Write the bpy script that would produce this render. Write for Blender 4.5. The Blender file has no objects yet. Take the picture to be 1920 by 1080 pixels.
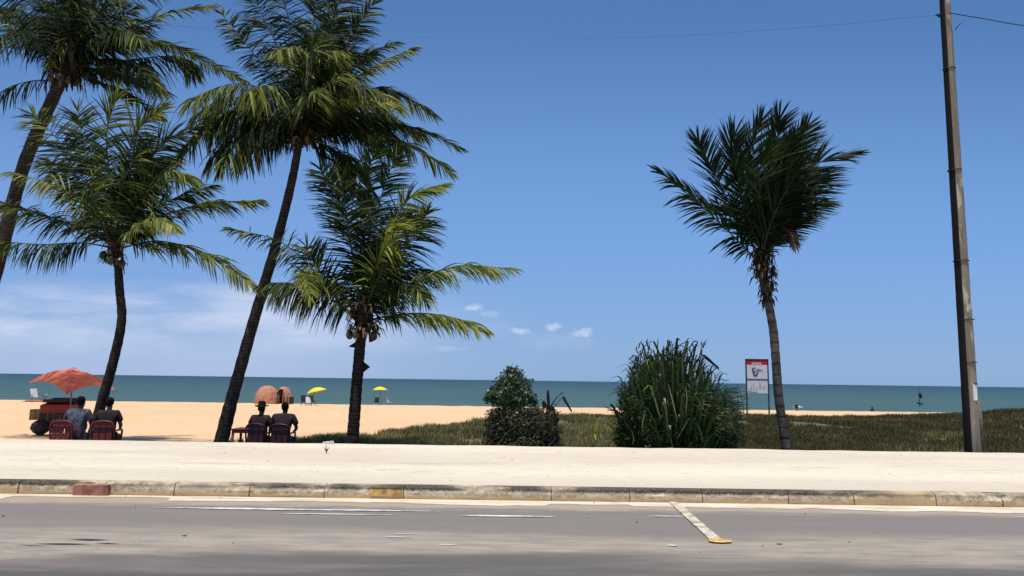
import bpy, bmesh, math, random
import numpy as np
from mathutils import Vector, Matrix, noise as mnoise
R = math.radians
random.seed(7)
rng = np.random.default_rng(11)
scn = bpy.context.scene

# ------------------------------------------------------------------ camera
CAM_Z = 1.5
F = 1386.0
PITCH = math.atan(173.0 / F)
ROLL = R(0.776)
cam_d = bpy.data.cameras.new('camera')
cam_d.sensor_width = 36.0
cam_d.lens = 36.0 * F / 1920.0
cam_d.clip_start = 0.1
cam_d.clip_end = 60000
cam = bpy.data.objects.new('camera', cam_d)
scn.collection.objects.link(cam)
CM = Matrix.Rotation(R(90) + PITCH, 4, 'X') @ Matrix.Rotation(ROLL, 4, 'Z')
cam.matrix_world = Matrix.Translation((0, 0, CAM_Z)) @ CM
scn.camera = cam

def at(px, py, Y):
    """point of the place seen at photo pixel (px, py) at distance Y along the road's normal"""
    d = CM.to_3x3() @ Vector((px - 960.0, 540.0 - py, -F))
    return Vector((0, 0, CAM_Z)) + d * (Y / d.y)

# ------------------------------------------------------------------ sky and sun
SUN = Vector((-0.05, -0.19, 0.975)).normalized()
SUN_EL = math.asin(SUN.z)
SUN_AZ = math.atan2(SUN.x, SUN.y)
world = bpy.data.worlds.new("World")
scn.world = world
world.use_nodes = True
wt = world.node_tree
wt.nodes.clear()

class NT:
    def __init__(s, tree): s.t = tree
    def n(s, typ, **kw):
        nd = s.t.nodes.new(typ)
        for k, v in kw.items():
            if k.startswith('_'):
                setattr(nd, k[1:], v)
        return nd
    def link(s, a, b): s.t.links.new(a, b)
    def val(s, x, sock):
        if hasattr(x, 'is_output'): s.link(x, sock)
        else: sock.default_value = x
    def math(s, op, a, b=0.0, c=0.0, clamp=False):
        nd = s.t.nodes.new('ShaderNodeMath'); nd.operation = op; nd.use_clamp = clamp
        s.val(a, nd.inputs[0]); s.val(b, nd.inputs[1]); s.val(c, nd.inputs[2])
        return nd.outputs[0]
    def mix(s, f, a, b, mode='MIX'):
        nd = s.t.nodes.new('ShaderNodeMix'); nd.data_type = 'RGBA'; nd.blend_type = mode
        s.val(f, nd.inputs[0])
        s.val(a if hasattr(a, 'is_output') else (*a, 1), nd.inputs[6])
        s.val(b if hasattr(b, 'is_output') else (*b, 1), nd.inputs[7])
        return nd.outputs[2]
    def ramp(s, x, a, b, lo=0.0, hi=1.0):
        nd = s.t.nodes.new('ShaderNodeMapRange'); nd.interpolation_type = 'SMOOTHSTEP'
        s.val(x, nd.inputs[0]); s.val(a, nd.inputs[1]); s.val(b, nd.inputs[2]); s.val(lo, nd.inputs[3]); s.val(hi, nd.inputs[4])
        return nd.outputs[0]
    def noise(s, vec, scale=1.0, detail=4.0, rough=0.55, dist=0.0):
        nd = s.t.nodes.new('ShaderNodeTexNoise')
        s.link(vec, nd.inputs['Vector'])
        nd.inputs['Scale'].default_value = scale; nd.inputs['Detail'].default_value = detail
        nd.inputs['Roughness'].default_value = rough; nd.inputs['Distortion'].default_value = dist
        return nd.outputs[0]
    def scale(s, vec, sc, loc=(0, 0, 0)):
        nd = s.t.nodes.new('ShaderNodeMapping')
        s.link(vec, nd.inputs[0]); nd.inputs['Scale'].default_value = sc; nd.inputs['Location'].default_value = loc
        return nd.outputs[0]

W = NT(wt)
sky = wt.nodes.new('ShaderNodeTexSky'); sky.sky_type = 'NISHITA'; sky.sun_disc = False
sky.sun_elevation = SUN_EL; sky.sun_rotation = SUN_AZ
sky.altitude = 0; sky.air_density = 1.0; sky.dust_density = 0.35; sky.ozone_density = 2.2
tc = wt.nodes.new('ShaderNodeTexCoord')
sep = wt.nodes.new('ShaderNodeSeparateXYZ'); W.link(tc.outputs['Generated'], sep.inputs[0])
X_, Y_, Z_ = sep.outputs
yy = W.math('MAXIMUM', Y_, 0.05)
az = W.math('DIVIDE', X_, yy); el = W.math('DIVIDE', Z_, yy)
comb = wt.nodes.new('ShaderNodeCombineXYZ'); W.link(az, comb.inputs[0]); W.link(el, comb.inputs[1])
cv = comb.outputs[0]
front = W.ramp(Y_, 0.1, 0.3)
n1 = W.noise(W.scale(cv, (5, 24, 1), (3.1, 0.4, 0)), 1.0, 6, 0.58, 0.3)
n2 = W.noise(W.scale(cv, (2.0, 7, 1), (9.0, 2, 0)), 1.0, 3, 0.5)
bank = W.math('MULTIPLY', W.ramp(el, 0.018, 0.065), W.ramp(el, 0.135, 0.105))
bank = W.math('MULTIPLY', bank, W.ramp(az, 0.0, -0.42))
m1 = W.math('ADD', W.math('MULTIPLY', n1, 0.75), W.math('MULTIPLY', n2, 0.45))
c1 = W.math('MULTIPLY', W.ramp(m1, 0.40, 0.78), bank)
# pale veil low over the sea at left
veil = W.math('MULTIPLY', W.math('MULTIPLY', W.ramp(el, 0.125, 0.06), W.ramp(az, 0.12, -0.45)), W.ramp(n2, 0.2, 0.7, 0.35, 1.0))
cl = W.math('ADD', W.math('MULTIPLY', c1, 0.80), W.math('MULTIPLY', veil, 0.38), clamp=True)
nf = W.noise(W.scale(cv, (60, 80, 1)), 1.0, 5, 0.6)
def puff(px, py, w, h, amt):
    cx = (px - 960) / F; cy = (713 + (px - 960) * 0.01355 - py) / F
    dx = W.math('DIVIDE', W.math('SUBTRACT', az, cx), w / F); dy = W.math('DIVIDE', W.math('SUBTRACT', el, cy), h / F)
    r = W.math('SQRT', W.math('ADD', W.math('MULTIPLY', dx, dx), W.math('MULTIPLY', dy, dy)))
    r = W.math('ADD', r, W.math('MULTIPLY', W.math('SUBTRACT', nf, 0.5), 2.0))
    return W.math('MULTIPLY', W.ramp(r, 1.15, 0.1), amt)
for p in [(888, 578, 20, 9, .6), (915, 590, 30, 10, .25), (978, 621, 22, 9, .6), (1040, 613, 20, 10, .55), (1092, 625, 24, 11, .7), (1030, 640, 90, 22, .12),
          (845, 654, 50, 8, .3), (640, 648, 40, 8, .35), (550, 642, 40, 10, .35), (920, 615, 80, 26, .12), (410, 652, 30, 6, .2), (1075, 640, 70, 12, .1)]:
    cl = W.math('MAXIMUM', cl, puff(*p))
cl = W.math('MULTIPLY', cl, front)
tint = wt.nodes.new('ShaderNodeMix'); tint.data_type = 'RGBA'; tint.blend_type = 'MULTIPLY'; tint.inputs[0].default_value = 1
W.link(sky.outputs[0], tint.inputs[6]); tint.inputs[7].default_value = (1.0, 1.0, 1.0, 1)
SKY_TINT = tint
grad = W.mix(W.ramp(el, 0.0, 0.22), (2.05, 3.70, 6.6), (1.72, 3.55, 7.3))
grad = W.mix(W.ramp(el, 0.12, 0.60), grad, (0.66, 1.78, 4.35))
grad = W.mix(W.math('MULTIPLY', W.ramp(az, 0.1, -0.6), W.ramp(el, 0.5, 0.15, 0.0, 0.25)), grad, (1.9, 3.3, 6.6))
SKYG = W.mix(0.86, tint.outputs[2], grad)
skyc = W.mix(cl, SKYG, (6.4, 6.9, 8.6))
bg = wt.nodes.new('ShaderNodeBackground'); bg.inputs[1].default_value = 0.10
wo = wt.nodes.new('ShaderNodeOutputWorld')
W.link(skyc, bg.inputs[0]); W.link(bg.outputs[0], wo.inputs[0])

sun_d = bpy.data.lights.new('sun', 'SUN'); sun_d.energy = 4.25; sun_d.angle = R(0.53); sun_d.color = (1.0, 0.935, 0.83)
sun = bpy.data.objects.new('sun', sun_d); scn.collection.objects.link(sun)
sun.rotation_euler = SUN.to_track_quat('Z', 'Y').to_euler()
scn.view_settings.view_transform = 'Standard'; scn.view_settings.look = 'None'
scn.view_settings.exposure = 0.12; scn.view_settings.gamma = 1

# ------------------------------------------------------------------ helpers
def tag(o, label=None, cat=None, group=None, kind=None):
    if label: o['label'] = label
    if cat: o['category'] = cat
    if group: o['group'] = group
    if kind: o['kind'] = kind
    return o

class MB:
    def __init__(s): s.v = []; s.f = []; s.c = []; s.m = []; s.smooth = []; s.use_c = False
    def add(s, vs, fs, c=None, m=0, smooth=False):
        b = len(s.v); s.v += [tuple(p) for p in vs]
        for f in fs:
            s.f.append(tuple(b + i for i in f)); s.m.append(m); s.smooth.append(smooth)
        if c is None: c = random.random()
        s.c += [c] * len(vs) if not isinstance(c, list) else c
    def box(s, c, d, rot=None, bev=0.0, m=0, col=None):
        c = Vector(c); hx, hy, hz = d[0] / 2, d[1] / 2, d[2] / 2
        M3 = rot if rot is not None else Matrix.Identity(3)
        if bev <= 0:
            vs = [M3 @ Vector((x, y, z)) + c for x in (-hx, hx) for y in (-hy, hy) for z in (-hz, hz)]
            s.add(vs, [(0, 1, 3, 2), (4, 6, 7, 5), (0, 4, 5, 1), (2, 3, 7, 6), (0, 2, 6, 4), (1, 5, 7, 3)], col, m)
            return
        bm = bmesh.new(); bmesh.ops.create_cube(bm, size=1)
        for v in bm.verts: v.co = Vector((v.co.x * d[0], v.co.y * d[1], v.co.z * d[2]))
        bmesh.ops.bevel(bm, geom=bm.edges[:], offset=bev, segments=2, affect='EDGES', profile=0.6)
        bm.verts.index_update()
        s.add([M3 @ v.co + c for v in bm.verts], [[v.index for v in f.verts] for f in bm.faces], col, m)
        bm.free()
    def tube(s, pts, rad, n=8, m=0, col=None, cap=True, squash=1.0, jit=0.0):
        pts = [Vector(p) for p in pts]
        if not hasattr(rad, '__len__'): rad = [rad] * len(pts)
        vs = []; up = None
        for i, p in enumerate(pts):
            t = (pts[min(i + 1, len(pts) - 1)] - pts[max(i - 1, 0)]).normalized()
            if up is None:
                up = Vector((0, 1, 0)) if abs(t.y) < .9 else Vector((1, 0, 0))
            a = t.cross(up).normalized(); b = a.cross(t).normalized(); up = b
            for k in range(n):
                th = 2 * math.pi * k / n
                r = rad[i] * (1 + random.uniform(-jit, jit))
                vs.append(p + a * math.cos(th) * r + b * math.sin(th) * r * squash)
        fs = []
        for i in range(len(pts) - 1):
            for k in range(n):
                k2 = (k + 1) % n
                fs.append((i * n + k, i * n + k2, (i + 1) * n + k2, (i + 1) * n + k))
        if cap:
            fs.append(tuple(range(n))[::-1]); fs.append(tuple((len(pts) - 1) * n + k for k in range(n)))
        s.add(vs, fs, col, m, smooth=n > 5)
    def ball(s, c, r, nu=10, nv=7, m=0, jit=0.0, col=None, rot=None):
        c = Vector(c); r = (r, r, r) if not hasattr(r, '__len__') else r
        M3 = rot if rot is not None else Matrix.Identity(3)
        vs = [M3 @ Vector((0, 0, r[2])) + c]
        for j in range(1, nv):
            ph = math.pi * j / nv
            for k in range(nu):
                th = 2 * math.pi * k / nu; q = 1 + random.uniform(-jit, jit)
                vs.append(M3 @ Vector((r[0] * math.sin(ph) * math.cos(th) * q, r[1] * math.sin(ph) * math.sin(th) * q, r[2] * math.cos(ph) * q)) + c)
        vs.append(M3 @ Vector((0, 0, -r[2])) + c)
        fs = [(0, 1 + k, 1 + (k + 1) % nu) for k in range(nu)]
        for j in range(nv - 2):
            for k in range(nu):
                a = 1 + j * nu + k; b = 1 + j * nu + (k + 1) % nu
                fs.append((a, a + nu, b + nu, b))
        e = len(vs) - 1; b0 = 1 + (nv - 2) * nu
        fs += [(e, b0 + (k + 1) % nu, b0 + k) for k in range(nu)]
        s.add(vs, fs, col, m, True)
    def ribbon(s, pts, widths, wdir, col=None, m=0, fold=0.0):
        vs = []; n = len(pts)
        for p, w in zip(pts, widths):
            vs.append(p - wdir * w / 2); vs.append(p + wdir * w / 2)
        s.add(vs, [(2 * i, 2 * i + 1, 2 * i + 3, 2 * i + 2) for i in range(n - 1)], col, m, False)
    def build(s, name, mats, parent=None):
        me = bpy.data.meshes.new(name)
        me.from_pydata(s.v, [], s.f)
        if not isinstance(mats, (list, tuple)): mats = [mats]
        for m in mats: me.materials.append(m)
        me.polygons.foreach_set('material_index', s.m)
        me.polygons.foreach_set('use_smooth', s.smooth)
        a = me.attributes.new('var', 'FLOAT', 'POINT'); a.data.foreach_set('value', s.c)
        me.update()
        o = bpy.data.objects.new(name, me); scn.collection.objects.link(o)
        if parent is not None: attach(o, parent)
        return o

def attach(o, parent):
    """geometry was built in world space: put it under the parent without moving it"""
    o.parent = parent
    o.matrix_parent_inverse = Matrix.Translation(parent.location).inverted() if parent.type == 'EMPTY' else Matrix.Identity(4)

def empty(name, loc):
    o = bpy.data.objects.new(name, None); o.location = loc; o.empty_display_size = 0.2
    scn.collection.objects.link(o); return o

def material(name):
    m = bpy.data.materials.new(name); m.use_nodes = True
    N = NT(m.node_tree); p = m.node_tree.nodes['Principled BSDF']
    return m, N, p

def plain(name, col, rough=0.6, spec=0.4, var=0.12, scale=8, bump=0.0, metal=0.0):
    m, N, p = material(name)
    g = N.n('ShaderNodeNewGeometry')
    n = N.noise(g.outputs['Position'], scale, 5, 0.6)
    f = N.ramp(n, 0.3, 0.7)
    dark = tuple(c * (1 - var * 1.6) for c in col); lite = tuple(min(1, c * (1 + var)) for c in col)
    N.link(N.mix(f, dark, lite), p.inputs['Base Color'])
    p.inputs['Roughness'].default_value = rough; p.inputs['Specular IOR Level'].default_value = spec; p.inputs['Metallic'].default_value = metal
    if bump:
        b = N.n('ShaderNodeBump'); b.inputs['Strength'].default_value = bump; b.inputs['Distance'].default_value = 0.02
        N.link(n, b.inputs['Height']); N.link(b.outputs[0], p.inputs['Normal'])
    return m

def leafmat(name, dark, mid, lite, trans=0.25, rough=0.45, spec=0.35, lo=0.62, hi=1.0):
    m, N, p = material(name)
    a = N.n('ShaderNodeAttribute'); a.attribute_name = 'var'
    c = N.mix(N.ramp(a.outputs['Fac'], 0.0, 0.6), dark, mid)
    c = N.mix(N.ramp(a.outputs['Fac'], lo, hi), c, lite)
    N.link(c, p.inputs['Base Color'])
    p.inputs['Roughness'].default_value = rough; p.inputs['Specular IOR Level'].default_value = spec
    tr = N.n('ShaderNodeBsdfTranslucent'); N.link(N.mix(1.0, c, (1.0, 1.0, 0.45), 'MULTIPLY'), tr.inputs[0])
    mx = N.n('ShaderNodeMixShader'); mx.inputs[0].default_value = trans
    out = m.node_tree.nodes['Material Output']
    N.link(p.outputs[0], mx.inputs[1]); N.link(tr.outputs[0], mx.inputs[2]); N.link(mx.outputs[0], out.inputs[0])
    return m

def fbm(x, y, s=1.0, o=4):
    return mnoise.fractal(Vector((x * s, y * s, 3.7)), 1.0, 2.0, o)

# ------------------------------------------------------------------ key dimensions
KERB_Y, KERB_H, WALK_Y, BACK = 9.54, 0.16, 15.5, -0.42
CREST_Y, CREST_Z, SEA_Z = 92.0, -1.72, -2.7

GB = [(-60, 15.0), (-9.5, 15.6), (-7.2, 22.0), (-5.0, 26.0), (-2.8, 31.0), (-1.3, 37.0), (2.0, 41.0), (5.0, 43.0), (12, 44.5), (21, 45.5), (26, 50), (40, 60), (90, 66)]
def grass_edge(x):
    for (a, ya), (b, yb) in zip(GB, GB[1:]):
        if a <= x <= b: return ya + (yb - ya) * (x - a) / (b - a)
    return GB[0][1] if x < 0 else GB[-1][1]
def grass_mask(x, y):
    if y < WALK_Y - .3: return 0.0
    e = grass_edge(x) + 1.6 * fbm(x, y, 0.5, 3)
    return max(0.0, min(1.0, (e - y) / 0.9 + 0.3))
def ground_z(x, y):
    if y < WALK_Y - 0.1: return -0.12
    if y < CREST_Y:
        t = max(0.0, (y - 26) / (CREST_Y - 26)); z = BACK + (CREST_Z - BACK) * t * (0.55 + 0.45 * t)
    elif y < CREST_Y + 14:
        t = (y - CREST_Y) / 14; z = CREST_Z - 1.9 * t * t * (3 - 2 * t) * 0.9 - 0.3 * t
    else: z = CREST_Z - 2.2 - (y - CREST_Y - 14) * 0.02
    if y < CREST_Y + 6:
        z += 0.045 * fbm(x, y, 0.45, 4) * min(1, (y - WALK_Y) / 2 + .2)
    pl = min(1, max(0, (x + 3) / 7)) * min(1, max(0, (52 - y) / 9)); pl = pl * pl * (3 - 2 * pl)
    z += (BACK + .02 - z) * pl * .92
    g = grass_mask(x, y)
    z += g * 0.08 * fbm(x + 30, y, 0.25, 3)
    # grassy dune at the right
    d2 = ((x - 35.5) / 7.5) ** 2 + ((y - 41) / 7.0) ** 2
    z += 1.05 * math.exp(-d2)
    return z

# ------------------------------------------------------------------ ground (one sheet)
def sheet(name, xs, ys, zf, mat, attr=None):
    nx, ny = len(xs), len(ys)
    vs = [(x, y, zf(x, y)) for y in ys for x in xs]
    fs = [(j * nx + i, j * nx + i + 1, (j + 1) * nx + i + 1, (j + 1) * nx + i) for j in range(ny - 1) for i in range(nx - 1)]
    me = bpy.data.meshes.new(name); me.from_pydata(vs, [], fs); me.materials.append(mat)
    me.polygons.foreach_set('use_smooth', [True] * len(fs))
    if attr:
        a = me.attributes.new('var', 'FLOAT', 'POINT'); a.data.foreach_set('value', [attr(x, y) for y in ys for x in xs])
    o = bpy.data.objects.new(name, me); scn.collection.objects.link(o); return o

sand, N, p = material('sand')
g = N.n('ShaderNodeNewGeometry'); pos = g.outputs['Position']
nl = N.noise(N.scale(pos, (0.12, 0.3, 1)), 1, 4, 0.5); nm = N.noise(pos, 2.2, 6, 0.65); ns = N.noise(pos, 34, 3, 0.7)
c = N.mix(N.ramp(nl, 0.3, 0.7), (0.68, 0.455, 0.255), (0.72, 0.50, 0.30))
c = N.mix(N.ramp(nm, 0.35, 0.8), c, (0.62, 0.42, 0.24))
c = N.mix(N.math('MULTIPLY', N.ramp(ns, 0.62, 0.75), 0.35), c, (0.36, 0.27, 0.17))
at_ = N.n('ShaderNodeAttribute'); at_.attribute_name = 'var'
soil = N.mix(N.ramp(nm, 0.3, 0.7), (0.10, 0.085, 0.045), (0.20, 0.16, 0.09))
c = N.mix(N.ramp(N.math('ADD', at_.outputs['Fac'], N.math('MULTIPLY', N.math('SUBTRACT', nm, .5), .5)), 0.25, 0.75), c, soil)
# wet sand near the water
sp = N.n('ShaderNodeSeparateXYZ'); N.link(pos, sp.inputs[0])
c = N.mix(N.ramp(sp.outputs[1], CREST_Y + 3, CREST_Y + 9), c, (0.24, 0.18, 0.11))
N.link(c, p.inputs['Base Color']); p.inputs['Roughness'].default_value = 0.95; p.inputs['Specular IOR Level'].default_value = 0.1
b = N.n('ShaderNodeBump'); b.inputs['Strength'].default_value = 0.5; b.inputs['Distance'].default_value = 0.05
N.link(N.math('ADD', nm, N.math('MULTIPLY', ns, 0.3)), b.inputs['Height']); N.link(b.outputs[0], p.inputs['Normal'])

def lin(a, b, n): return [a + (b - a) * i / (n - 1) for i in range(n)]
xs = [-1500, -600, -250, -120, -80] + lin(-60, 60, 241) + [80, 120, 250, 600, 1500]
ys = [-1500, -500, -100, -20, 0, 8, WALK_Y - 0.35, WALK_Y - 0.11, WALK_Y - 0.09] + lin(WALK_Y + .1, 50, 110) + lin(51, 110, 60) + [120, 150, 300]
ground = sheet('ground', xs, ys, ground_z, sand, grass_mask); tag(ground, 'pale beige sand of the beach running down to the sea', kind='structure')

# ------------------------------------------------------------------ sea
water, N, p = material('sea_water')
g = N.n('ShaderNodeNewGeometry'); pos = g.outputs['Position']
sp = N.n('ShaderNodeSeparateXYZ'); N.link(pos, sp.inputs[0])
d = N.math('LOGARITHM', N.math('MAXIMUM', sp.outputs[1], 1.0), 10.0)
far = N.ramp(d, 2.0, 3.3)
st = N.noise(N.scale(pos, (0.004, 0.02, 1)), 1, 5, 0.6); st2 = N.noise(N.scale(pos, (0.05, 0.22, 1)), 1, 4, 0.6)
c = N.mix(far, (0.066, 0.120, 0.116), (0.028, 0.068, 0.096))
c = N.mix(N.math('MULTIPLY', N.ramp(st, 0.35, 0.7), 0.45), c, (0.040, 0.090, 0.108))
c = N.mix(N.math('MULTIPLY', N.ramp(st2, 0.45, 0.68), 0.5), c, (0.028, 0.085, 0.10))
N.link(c, p.inputs['Base Color']); p.inputs['Roughness'].default_value = 0.55; p.inputs['Specular IOR Level'].default_value = 0.12; p.inputs['IOR'].default_value = 1.33
w1 = N.noise(N.scale(pos, (0.25, 0.7, 1)), 1, 5, 0.6); b = N.n('ShaderNodeBump'); b.inputs['Strength'].default_value = 0.6; b.inputs['Distance'].default_value = 0.5
N.link(w1, b.inputs['Height']); N.link(b.outputs[0], p.inputs['Normal'])
xs2 = [-30000, -8000, -2000, -500, -150, 0, 150, 500, 2000, 8000, 30000]
sea = sheet('sea', xs2, [CREST_Y + 2, 110, 150, 300, 1000, 4000, 15000, 40000], lambda x, y: SEA_Z, water)
tag(sea, 'calm teal sea reaching to the horizon', kind='structure')

# ------------------------------------------------------------------ road
asphalt, N, p = material('asphalt')
g = N.n('ShaderNodeNewGeometry'); pos = g.outputs['Position']
sp = N.n('ShaderNodeSeparateXYZ'); N.link(pos, sp.inputs[0]); Yp = sp.outputs[1]
str1 = N.noise(N.scale(pos, (0.35, 2.2, 1)), 1, 6, 0.62, 0.4); str2 = N.noise(N.scale(pos, (0.16, 1.1, 1), (4, 1, 0)), 1, 5, 0.6, 0.6)
gr = N.noise(pos, 60, 3, 0.7); gr2 = N.noise(N.scale(pos, (1.6, 7.0, 1)), 1, 6, 0.65)
ye = N.math('ADD', Yp, N.math('MULTIPLY', N.math('SUBTRACT', str2, 0.5), 1.6))
c = N.mix(N.ramp(ye, 5.5, 7.3), (0.076, 0.074, 0.066), (0.200, 0.180, 0.160))
c = N.mix(N.math('MULTIPLY', N.ramp(str1, 0.45, 0.7), 0.55), c, (0.235, 0.200, 0.180))
# worn dusty lane edge at about 6.9 m
worn = N.math('MULTIPLY', N.ramp(ye, 6.3, 6.7), N.ramp(ye, 7.9, 7.1))
c = N.mix(N.math('MULTIPLY', worn, N.ramp(gr2, 0.3, 0.65, 0.3, 0.95)), c, (0.37, 0.315, 0.25))
c = N.mix(N.math('MULTIPLY', N.ramp(gr2, 0.58, 0.8), 0.25), c, (0.30, 0.28, 0.26))
cr_ = N.noise(N.scale(pos, (0.9, 2.4, 1), (3, 7, 0)), 1, 7, 0.72, 1.2)
crk = N.math('MULTIPLY', N.ramp(N.math('ABSOLUTE', N.math('SUBTRACT', cr_, 0.5)), 0.006, 0.0), N.ramp(str2, 0.45, 0.6))
c = N.mix(N.math('MULTIPLY', crk, 0.55), c, (0.045, 0.042, 0.04))
c = N.mix(N.math('MULTIPLY', N.ramp(gr, 0.55, 0.75), 0.35), c, (0.28, 0.27, 0.26))
c = N.mix(N.math('MULTIPLY', N.ramp(gr, 0.45, 0.25), 0.35), c, (0.05, 0.05, 0.05))
c = N.mix(N.math('MULTIPLY', N.ramp(N.math('ADD', Yp, N.math('MULTIPLY', N.math('SUBTRACT', gr2, .5), .8)), 8.75, 9.1), 0.7), c, (0.44, 0.35, 0.26))
N.link(c, p.inputs['Base Color']); p.inputs['Roughness'].default_value = 0.85; p.inputs['Specular IOR Level'].default_value = 0.25
b = N.n('ShaderNodeBump'); b.inputs['Strength'].default_value = 0.35; b.inputs['Distance'].default_value = 0.008
N.link(gr, b.inputs['Height']); N.link(b.outputs[0], p.inputs['Normal'])
road = sheet('road', [-300, -60, 0, 60, 300], [-12, 0, KERB_Y - 0.02], lambda x, y: 0.0, asphalt)
tag(road, 'worn grey asphalt road with dusty streaks', kind='structure')

# dusty concrete gutter along the kerb: ragged outer edge
gut, N, p = material('gutter_sand')
g = N.n('ShaderNodeNewGeometry'); pos = g.outputs['Position']
n = N.noise(N.scale(pos, (1.4, 6, 1)), 1, 6, 0.65); n2 = N.noise(pos, 40, 3, 0.6)
c = N.mix(N.ramp(n, 0.3, 0.7), (0.50, 0.42, 0.31), (0.74, 0.68, 0.58)); c = N.mix(N.math('MULTIPLY', N.ramp(n2, 0.6, 0.75), 0.4), c, (0.3, 0.24, 0.17))
N.link(c, p.inputs['Base Color']); p.inputs['Roughness'].default_value = 0.95; p.inputs['Specular IOR Level'].default_value = .1
mb = MB(); prev = None; x = -40.0
while x < 40:
    px = 960 + x * F / 9.0
    w = 0.40 + 0.07 * fbm(x, 0, 1.4, 5) + 0.12 * fbm(x, 5, 0.35, 2) + random.uniform(-.012, .012)
    if px < 20: w += 0.25
    elif px < 320: w *= 0.42
    elif 1030 < px < 1190: w *= 0.62
    w = max(0.05, w)
    cur = (x, KERB_Y - w)
    if prev:
        mb.add([(prev[0], prev[1], .004), (cur[0], cur[1], .004), (cur[0], KERB_Y - .005, .004), (prev[0], KERB_Y - .005, .004)], [(0, 1, 2, 3)], .5)
    prev = cur; x += 0.06
tag(mb.build('gutter', gut), 'strip of pale sand and cement along the kerb foot', kind='structure')

# road paint
paint, N, p = material('worn_white_paint')
g = N.n('ShaderNodeNewGeometry'); n = N.noise(N.scale(g.outputs['Position'], (5, 18, 1)), 1, 5, 0.7)
N.link(N.mix(N.ramp(n, 0.38, 0.6), (0.36, 0.34, 0.33), (0.80, 0.78, 0.74)), p.inputs['Base Color']); p.inputs['Roughness'].default_value = .8
m_ypaint = plain('yellow_paint', (0.68, 0.42, 0.12), 0.8, var=.25, scale=14)
def streak(mb, x0, x1, y, w, seed=0, z=.008, taper=.25):
    n = max(6, int((x1 - x0) / .05)); pr = None
    for i in range(n + 1):
        u = i / n; xx = x0 + (x1 - x0) * u
        ww = w * min(1, u / taper * .9 + .1, (1 - u) / taper * .9 + .1) * (1 + .35 * fbm(xx * 3, seed, 1, 3))
        yc = y + .03 * fbm(xx, seed + 7, .8, 3)
        if pr: mb.add([(pr[0], pr[1] - pr[2] / 2, z), (xx, yc - ww / 2, z), (xx, yc + ww / 2, z), (pr[0], pr[1] + pr[2] / 2, z)], [(0, 1, 2, 3)], .5)
        pr = (xx, yc, ww)
def rp(px, py):
    d = CM.to_3x3() @ Vector((px - 960.0, 540.0 - py, -F)); k = -CAM_Z / d.z
    return Vector((d.x * k, d.y * k, 0))
mb = MB()
for i, (a, b_, y, w) in enumerate([(275, 830, 956, .085), (512, 745, 965, .04), (862, 1040, 968.5, .075), (1215, 1290, 969.5, .05), (-160, 8, 953, .06),
                                   (1252, 1272, 1024, .05), (718, 775, 1009, .03), (735, 790, 1003, .02), (820, 860, 1022, .018),
                                   (1900, 2100, 972, .04), (2200, 2600, 975, .08), (-900, -400, 944, .08)]):
    A = rp(a, y - .0); B = rp(b_, y)
    streak(mb, A.x, B.x, (A.y + B.y) / 2 if abs(b_ - a) < 300 else A.y * .5 + B.y * .5, w, i * 3.3)
tag(mb.build('lane_marking', paint), 'worn white painted edge line broken into streaks', kind='structure')
# parking bay divider, yellow far end
mb = MB(); A = rp(1256, 937); B = rp(1345, 1016)
n = 30; pr = None
for i in range(n + 1):
    u = i / n; y = A.y + (B.y - A.y) * u; xx = A.x + (B.x - A.x) * u; w = .058 * (1 + .14 * fbm(y * 3, 2, 1, 2))
    if pr: mb.add([(pr[1] - pr[2], pr[0], .012), (pr[1] + pr[2], pr[0], .012), (xx + w, y, .012), (xx - w, y, .012)], [(3, 2, 1, 0)], .5)
    pr = (y, xx, w)
paint2 = plain('dusty_white_paint', (0.56, 0.49, 0.38), .9, .2, var=.3, scale=7)
tag(mb.build('bay_marking', paint2), 'pale painted parking bay line running out from the kerb', kind='structure')
mb = MB(); vs = [(B.x - .05 + .115 * math.cos(t) * (1 + .15 * fbm(math.cos(t), math.sin(t), 2, 2)) + .07, B.y - .01 + .085 * math.sin(t) * (1 + .2 * fbm(math.cos(t), math.sin(t) + 4, 2, 2)), .016) for t in lin(0, 2 * math.pi * 35 / 36, 36)]
mb.add(vs, [tuple(range(36))], .5)
tag(mb.build('bay_marking_end', m_ypaint), 'yellow painted end of the parking bay line', kind='structure')
# dark tar cracks
m_tar = plain('tar', (0.028, 0.028, 0.028), .6, var=.3, scale=30)
mb = MB()
for a, b_, y, w in [(65, 170, 1021, .045), (130, 205, 1013, .05), (178, 232, 1019, .03), (30, 90, 1023, .02), (340, 352, 1005, .03)]:
    A = rp(a, y); B = rp(b_, y); streak(mb, A.x, B.x, (A.y + B.y) / 2, w, a * .1, .006, .5)
A = rp(1455, 1021); streak(mb, A.x, A.x + .07, A.y, .03, 4, .006)
tag(mb.build('tar_crack', m_tar), 'dark tar filled crack in the asphalt', kind='structure')

# ------------------------------------------------------------------ kerb and pavement
kerbm, N, p = material('kerb_concrete')
g = N.n('ShaderNodeNewGeometry'); pos = g.outputs['Position']
sp = N.n('ShaderNodeSeparateXYZ'); N.link(pos, sp.inputs[0])
a = N.n('ShaderNodeAttribute'); a.attribute_name = 'var'
n = N.noise(pos, 13, 7, 0.78); nb = N.noise(N.scale(pos, (0.8, 1, 1), (5, 0, 0)), 1, 3, .5); nc = N.noise(pos, 55, 3, 0.7)
c = N.mix(N.ramp(n, 0.38, 0.62), (0.38, 0.28, 0.16), (0.70, 0.60, 0.45))
c = N.mix(N.math('MULTIPLY', N.ramp(N.noise(N.scale(pos, (1.6, 1, 6), (9, 0, 2)), 1, 5, .7), .52, .6), .7), c, (.72, .64, .50))
c = N.mix(N.ramp(a.outputs['Fac'], 0.2, 0.9), c, (0.56, 0.43, 0.26))
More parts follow.
